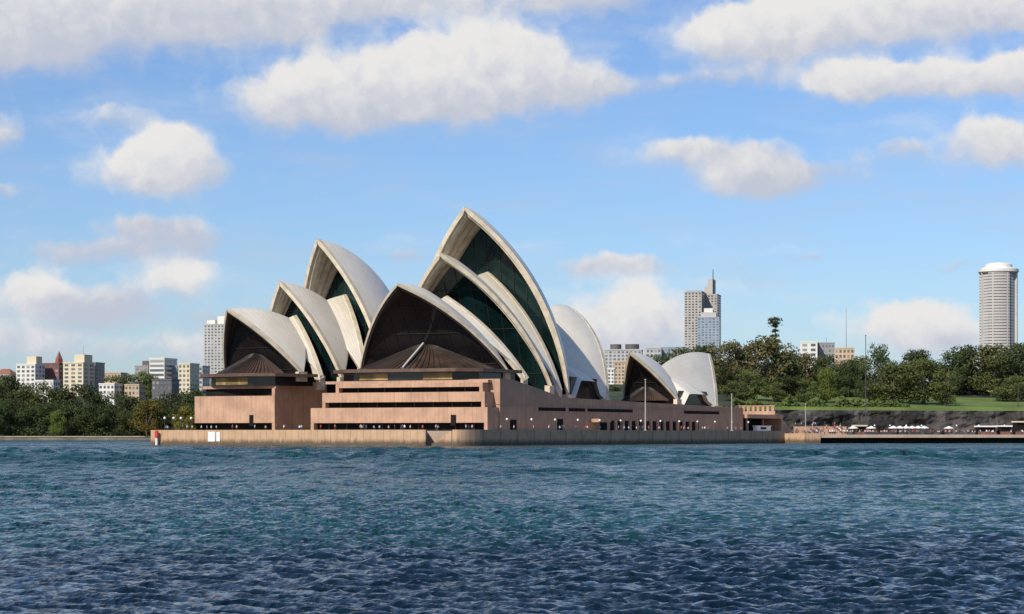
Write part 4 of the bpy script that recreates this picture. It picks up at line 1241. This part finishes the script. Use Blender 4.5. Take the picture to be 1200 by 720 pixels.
# people: one continuous body each, seen from far off
def body_mesh(pose):
    pts = {'pelvis': (0, 0, .93), 'chest': (0, 0, 1.28), 'neck': (0, .0, 1.48), 'head': (0, -.02, 1.64), 'top': (0, 0, 1.74)}
    sp = .10
    if pose == 0: feet = [(-sp, 0, .03), (sp, 0, .03)]; knees = [(-sp, -.02, .48), (sp, -.02, .48)]; hands = [(-.27, -.04, .80), (.27, -.04, .80)]; elb = [(-.25, .02, 1.1), (.25, .02, 1.1)]
    elif pose == 1: feet = [(-sp, -.28, .03), (sp, .30, .08)]; knees = [(-sp, -.20, .50), (sp, .05, .48)]; hands = [(-.25, .22, .86), (.25, -.26, .90)]; elb = [(-.25, .12, 1.12), (.25, -.06, 1.1)]
    else: feet = [(-.14, 0, .03), (.14, -.05, .03)]; knees = [(-.12, -.03, .48), (.12, -.05, .48)]; hands = [(-.10, -.28, 1.18), (.26, -.05, .82)]; elb = [(-.27, -.06, 1.08), (.26, .02, 1.1)]
    v = [pts['pelvis'], pts['chest'], pts['neck'], pts['head'], pts['top']]; r = [.15, .17, .065, .11, .07]
    e = [(0, 1), (1, 2), (2, 3), (3, 4)]
    for i in (0, 1):
        sx = (-1, 1)[i]
        b = len(v); v += [(sx * .10, 0, .86), knees[i], feet[i], (feet[i][0], feet[i][1] - .16, .03)]; r += [.10, .065, .045, .035]
        e += [(0, b), (b, b + 1), (b + 1, b + 2), (b + 2, b + 3)]
        b = len(v); v += [(sx * .19, 0, 1.40), elb[i], hands[i]]; r += [.065, .045, .04]
        e += [(1, b), (b, b + 1), (b + 1, b + 2)]
    me = bpy.data.meshes.new('body'); me.from_pydata(v, e, [])
    o = bpy.data.objects.new('body_source', me); COL.objects.link(o)
    mod = o.modifiers.new('skin', 'SKIN')
    for i, sv in enumerate(me.skin_vertices[0].data): sv.radius = (r[i], r[i] * .85); sv.use_root = (i == 0)
    sub = o.modifiers.new('sub', 'SUBSURF'); sub.levels = 1; sub.render_levels = 1
    dg = bpy.context.evaluated_depsgraph_get(); dg.update()
    res = bpy.data.meshes.new_from_object(o.evaluated_get(dg))
    bpy.data.objects.remove(o)
    res.name = 'person'; res.polygons.foreach_set('use_smooth', [True] * len(res.polygons))
    res.materials.clear(); res.materials.append(M_CLOTH)
    return res
def cloth_mat():
    m = bpy.data.materials.new('clothing'); m.use_nodes = True
    t = NT(m.node_tree); b = t.n['Principled BSDF']
    oi = t.node('ShaderNodeObjectInfo'); tcn = t.node('ShaderNodeTexCoord'); sp = t.node('ShaderNodeSeparateXYZ')
    t.l.new(tcn.outputs['Object'], sp.inputs[0]); z = sp.outputs[2]
    c = t.mix(t.math('GREATER_THAN', z, .95), (0.035, 0.04, 0.06), oi.outputs['Color'])
    c = t.mix(t.math('GREATER_THAN', z, 1.50), c, (0.42, 0.27, 0.19))
    c = t.mix(t.math('GREATER_THAN', z, 1.66), c, (0.05, 0.035, 0.025))
    t.l.new(c, b.inputs['Base Color']); b.inputs['Roughness'].default_value = .85
    return m
M_CLOTH = cloth_mat()
BODY = [body_mesh(k) for k in range(3)]
CLOTHES = [('white', (.75, .74, .72)), ('black', (.03, .03, .035)), ('red', (.45, .06, .05)), ('pink', (.62, .34, .32)), ('navy blue', (.05, .07, .16)), ('beige', (.5, .4, .28)), ('grey', (.28, .28, .29)), ('pale blue', (.35, .45, .6))]
def person(x, y, z, where, group, k=None):
    nm, c = CLOTHES[random.randrange(len(CLOTHES)) if k is None else k]
    o = bpy.data.objects.new('person', random.choice(BODY)); COL.objects.link(o)
    o.location = (x, y, z); o.rotation_euler.z = random.uniform(0, 6.28); s_ = random.uniform(.93, 1.06); o.scale = (s_, s_, s_)
    o.color = (*c, 1)
    tag(o, 'person in a %s top %s' % (nm, where), 'person', group)
for i in range(26):
    p = Vector((*lerp2(O_, NL, random.uniform(.12, .98)), 0)) + Vector((.35, .93, 0)) * random.uniform(2, 8.5)
    person(p.x, p.y, DECK, 'walking the sunlit front promenade', 'people on the front promenade')
for i in range(34):
    p = FW(random.uniform(1.0, 6.5), random.uniform(2, 168))
    person(p.x, p.y, DECK, 'on the shaded side promenade', 'people on the side promenade')
for i in range(14):
    p = FC(random.uniform(-23, 26), random.uniform(-26.8, -24.2))
    person(p.x, p.y, DECK + .012, 'under the lowest terrace of the podium', 'people under the terrace')
def quay_y(px, t):
    """depth on the lower promenade between its front edge (t=0) and the cliff (t=1)"""
    k = (px - 600) / FPX
    # front edge: line (98.2,700.5)-(330,748)
    dx, dy = 231.8, 47.5; u = (k * 700.5 - 98.2) / (dx - k * dy); y0 = 700.5 + dy * u
    return y0 + 1.0 + t * (cliff_y(k * 790) - 14 - y0)
for i in range(150):
    px = random.uniform(936, 1214); t = random.random() ** 1.3
    Y = quay_y(px, t); x = (px - 600) / FPX * Y
    person(x, Y, 2.95, 'in the crowd on the lower quay', 'crowd on the lower quay')
# broad steps with people at the back of the lower quay
def steps_block():
    root = empty('stone_steps', (*at(962, 772), 2.95)); tag(root, 'broad pale stone steps full of people beside the concourse', 'steps')
    for k in range(6):
        a, b_ = at(930, 760 + k * 2.2), at(992, 764 + k * 2.2); c, d = at(992, 781), at(930, 777)
        mb = MB(); mb.prism([a, b_, c, d], 2.96 + k * .5, 2.955 + (k + 1) * .5); mb.build('step', M_GRAN2, root)
    for i in range(44):
        k = random.randrange(6); px = random.uniform(932, 990); Y = 761.3 + k * 2.2 + (px - 930) / 62 * 4
        x, y = at(px, Y); person(x, y, 2.955 + (k + 1) * .5, 'on the broad stone steps', 'people on the stone steps')
steps_block()
def parasol_proto():
    root = empty('parasol', (0, 0, 0))
    mb = MB(); mb.tube([(0, 0, 0), (0, 0, 2.75)], .05, 5); mb.build('pole', M_DPOLE, root)
    mb = MB(); n = 8; vs = [(0, 0, 3.05)] + [(1.75 * math.cos(2 * math.pi * k / n), 1.75 * math.sin(2 * math.pi * k / n), 2.3) for k in range(n)] + [(1.75 * math.cos(2 * math.pi * k / n), 1.75 * math.sin(2 * math.pi * k / n), 2.12) for k in range(n)]
    mb.add(vs, [(0, 1 + k, 1 + (k + 1) % n) for k in range(n)] + [(1 + k, 1 + n + k, 1 + n + (k + 1) % n, 1 + (k + 1) % n) for k in range(n)]); mb.build('canopy', M_WHITE, root)
    return root
par0 = parasol_proto()
PXS = (1047, 1054.5, 1062, 1069, 1076, 1083, 1000, 1021, 1112)
for i, px in enumerate(PXS):
    o = par0 if i == 0 else copy_tree(par0)
    Y = quay_y(px, .10 if i < 6 else .32); x, y = at(px, Y); o.location = (x, y, 2.95); o.rotation_euler.z = random.uniform(0, 1)
    j = sorted(PXS).index(px)
    tag(o, 'white parasol above the crowd on the lower quay, %s from the left' % ORD[j], 'parasol', 'white parasols on the lower quay')
def kiosk(px0, px1, t, h, label):
    Y = quay_y(px0, t); a = at(px0, Y); b_ = at(px1, quay_y(px1, t)); 
    d = (Vector((*b_, 0)) - Vector((*a, 0))); L = d.length; ang = -math.degrees(math.atan2(d.y, d.x)); f = frame(a[0], a[1], ang)
    root = empty('bar_kiosk', (a[0], a[1], 2.95)); tag(root, label, 'kiosk', 'bar kiosks on the lower quay')
    mb = MB(); mb.box(f, .3, L - .3, .4, 3, 2.95, 2.95 + h - .35); mb.build('counter_wall', M_DARKREC, root)
    mb = MB(); mb.box(f, .25, L - .25, .1, .38, 2.96, 4.0); mb.build('counter', BW['brick'], root)
    mb = MB(); mb.box(f, 0, L, -.5, 3.3, 2.95 + h - .34, 2.95 + h + .15); mb.build('awning', M_WHITE if h < 3.2 else BW['cream'], root)
kiosk(1146, 1168, .25, 3.0, 'long white roofed bar kiosk on the lower quay')
kiosk(1172, 1186, .25, 3.1, 'short white roofed bar kiosk beside the long one')
kiosk(1190, 1208, .22, 4.6, 'tall cream roofed kiosk at the right edge of the quay')
kiosk(1002, 1016, .55, 3.3, 'cream roofed kiosk at the foot of the tall mast')

# an unseen cloud outside the frame, added to shade the near water
def shade_cloud():
    h = 900.0; c = Vector((-5, -42, 0)) + Vector((tosun.x, tosun.y, tosun.z)) * (h / tosun.z)
    bm = bmesh.new(); bmesh.ops.create_icosphere(bm, subdivisions=5, radius=1.0)
    for v in bm.verts:
        n = mnoise.fractal(v.co * 1.8 + Vector((3, 1, 7)), 1.0, 2.0, 5)
        v.co = Vector((v.co.x * 170, v.co.y * 92, v.co.z * (40 if v.co.z > 0 else 12))) * (1 + .16 * n)
    me = bpy.data.meshes.new('cloud'); bm.to_mesh(me); bm.free()
    me.materials.append(mat('cloud_white', (.85, .85, .85), 1.0, .02))
    o = bpy.data.objects.new('cloud', me); o.location = c; COL.objects.link(o)
    tag(o, 'unseen white cloud added to shade the near water', 'cloud', kind='structure')
shade_cloud()

# left shore: low wall and path below the dark trees
def left_shore():
    mb = MB(); mb.prism([(-900, 1086), (-140, 1086), (-140, 1094), (-900, 1094)], -2, 1.5)
    o = mb.build('shore_wall', mat('shore_stone', (0.16, 0.14, 0.115), .9, .35, .15, streak=.5), loc=(-300, 1086, 0)); tag(o, 'low grey stone shore wall below the dark trees across the bay', 'shore wall')
    mb = MB(); mb.prism([(-900, 1094.1), (-140, 1094.1), (-140, 1099), (-900, 1099)], -2, 2.25)
    o = mb.build('shore_path', mat('shore_path', (0.36, 0.30, 0.22), .9, .2, .2)); tag(o, 'sandy shore path', 'path', kind='structure')
left_shore()
def undergrowth(name, label, path, n, h, seed, leaf='dark'):
    """dense low planting nobody could count"""
    r = np.random.default_rng(seed); mb = MB()
    P_ = [Vector((a, b, 0)) for a, b in path]
    for i in range(n):
        k = r.integers(0, len(P_) - 1); t = r.uniform()
        p = P_[k].lerp(P_[k + 1], t); y = p.y + r.uniform(-3, 6); x = p.x
        hh = h * (0.55 + 0.45 * math.sin(x * .33 + math.sin(x * .11) * 3)) * (.75 + .25 * math.sin(x * .9))
        z = ground_h(x, y) + hh * r.uniform(0, 1) ** .7
        u = r.normal(size=3); u /= np.linalg.norm(u); v = np.cross(u, r.normal(size=3)); v /= np.linalg.norm(v)
        s_ = r.uniform(.4, .9); q = np.array([x, y, z])
        mb.add([q - u * s_, q + v * s_ * .6, q + u * s_, q - v * s_ * .6], [(0, 1, 2, 3)])
    o = mb.build(name, LEAF[leaf]); tag(o, label, 'undergrowth', kind='stuff')
undergrowth('undergrowth', 'dense dark shrubs under the trees on the left shore', [(-330, 1106), (-130, 1106)], 9000, 8.5, 3)
undergrowth('undergrowth', 'dark shrubs under the park trees right of the podium', [(85, 880), (140, 885), (160, 900)], 5000, 7, 4)
undergrowth('undergrowth', 'dark shrubs along the back of the lawn', [(150, 925), (330, 945)], 8000, 7, 6)
undergrowth('undergrowth', 'creepers and bushes on the cliff top edge', [(84, 796), (110, 797), (135, 808), (155, 814)], 6500, 4.0, 8, 'mid')
def railing():
    root = empty('railing', (100, 790, ground_h(100, 794))); tag(root, 'pale rail fence along the top of the dark cliff', 'railing')
    pts = []
    for x in np.arange(98, 330, 4.0): y = cliff_y(x) + 4.2; pts.append(Vector((x, y, ground_h(x, y + 1.5) + .15)))
    for z in (.55, 1.1):
        mb = MB(); mb.tube([p + Vector((0, 0, z)) for p in pts], .06, 4); mb.build('rail', M_POLE, root)
    for p in pts:
        mb = MB(); mb.tube([p - Vector((0, 0, .3)), p + Vector((0, 0, 1.15))], .07, 4); mb.build('rail_post', M_POLE, root)
railing()
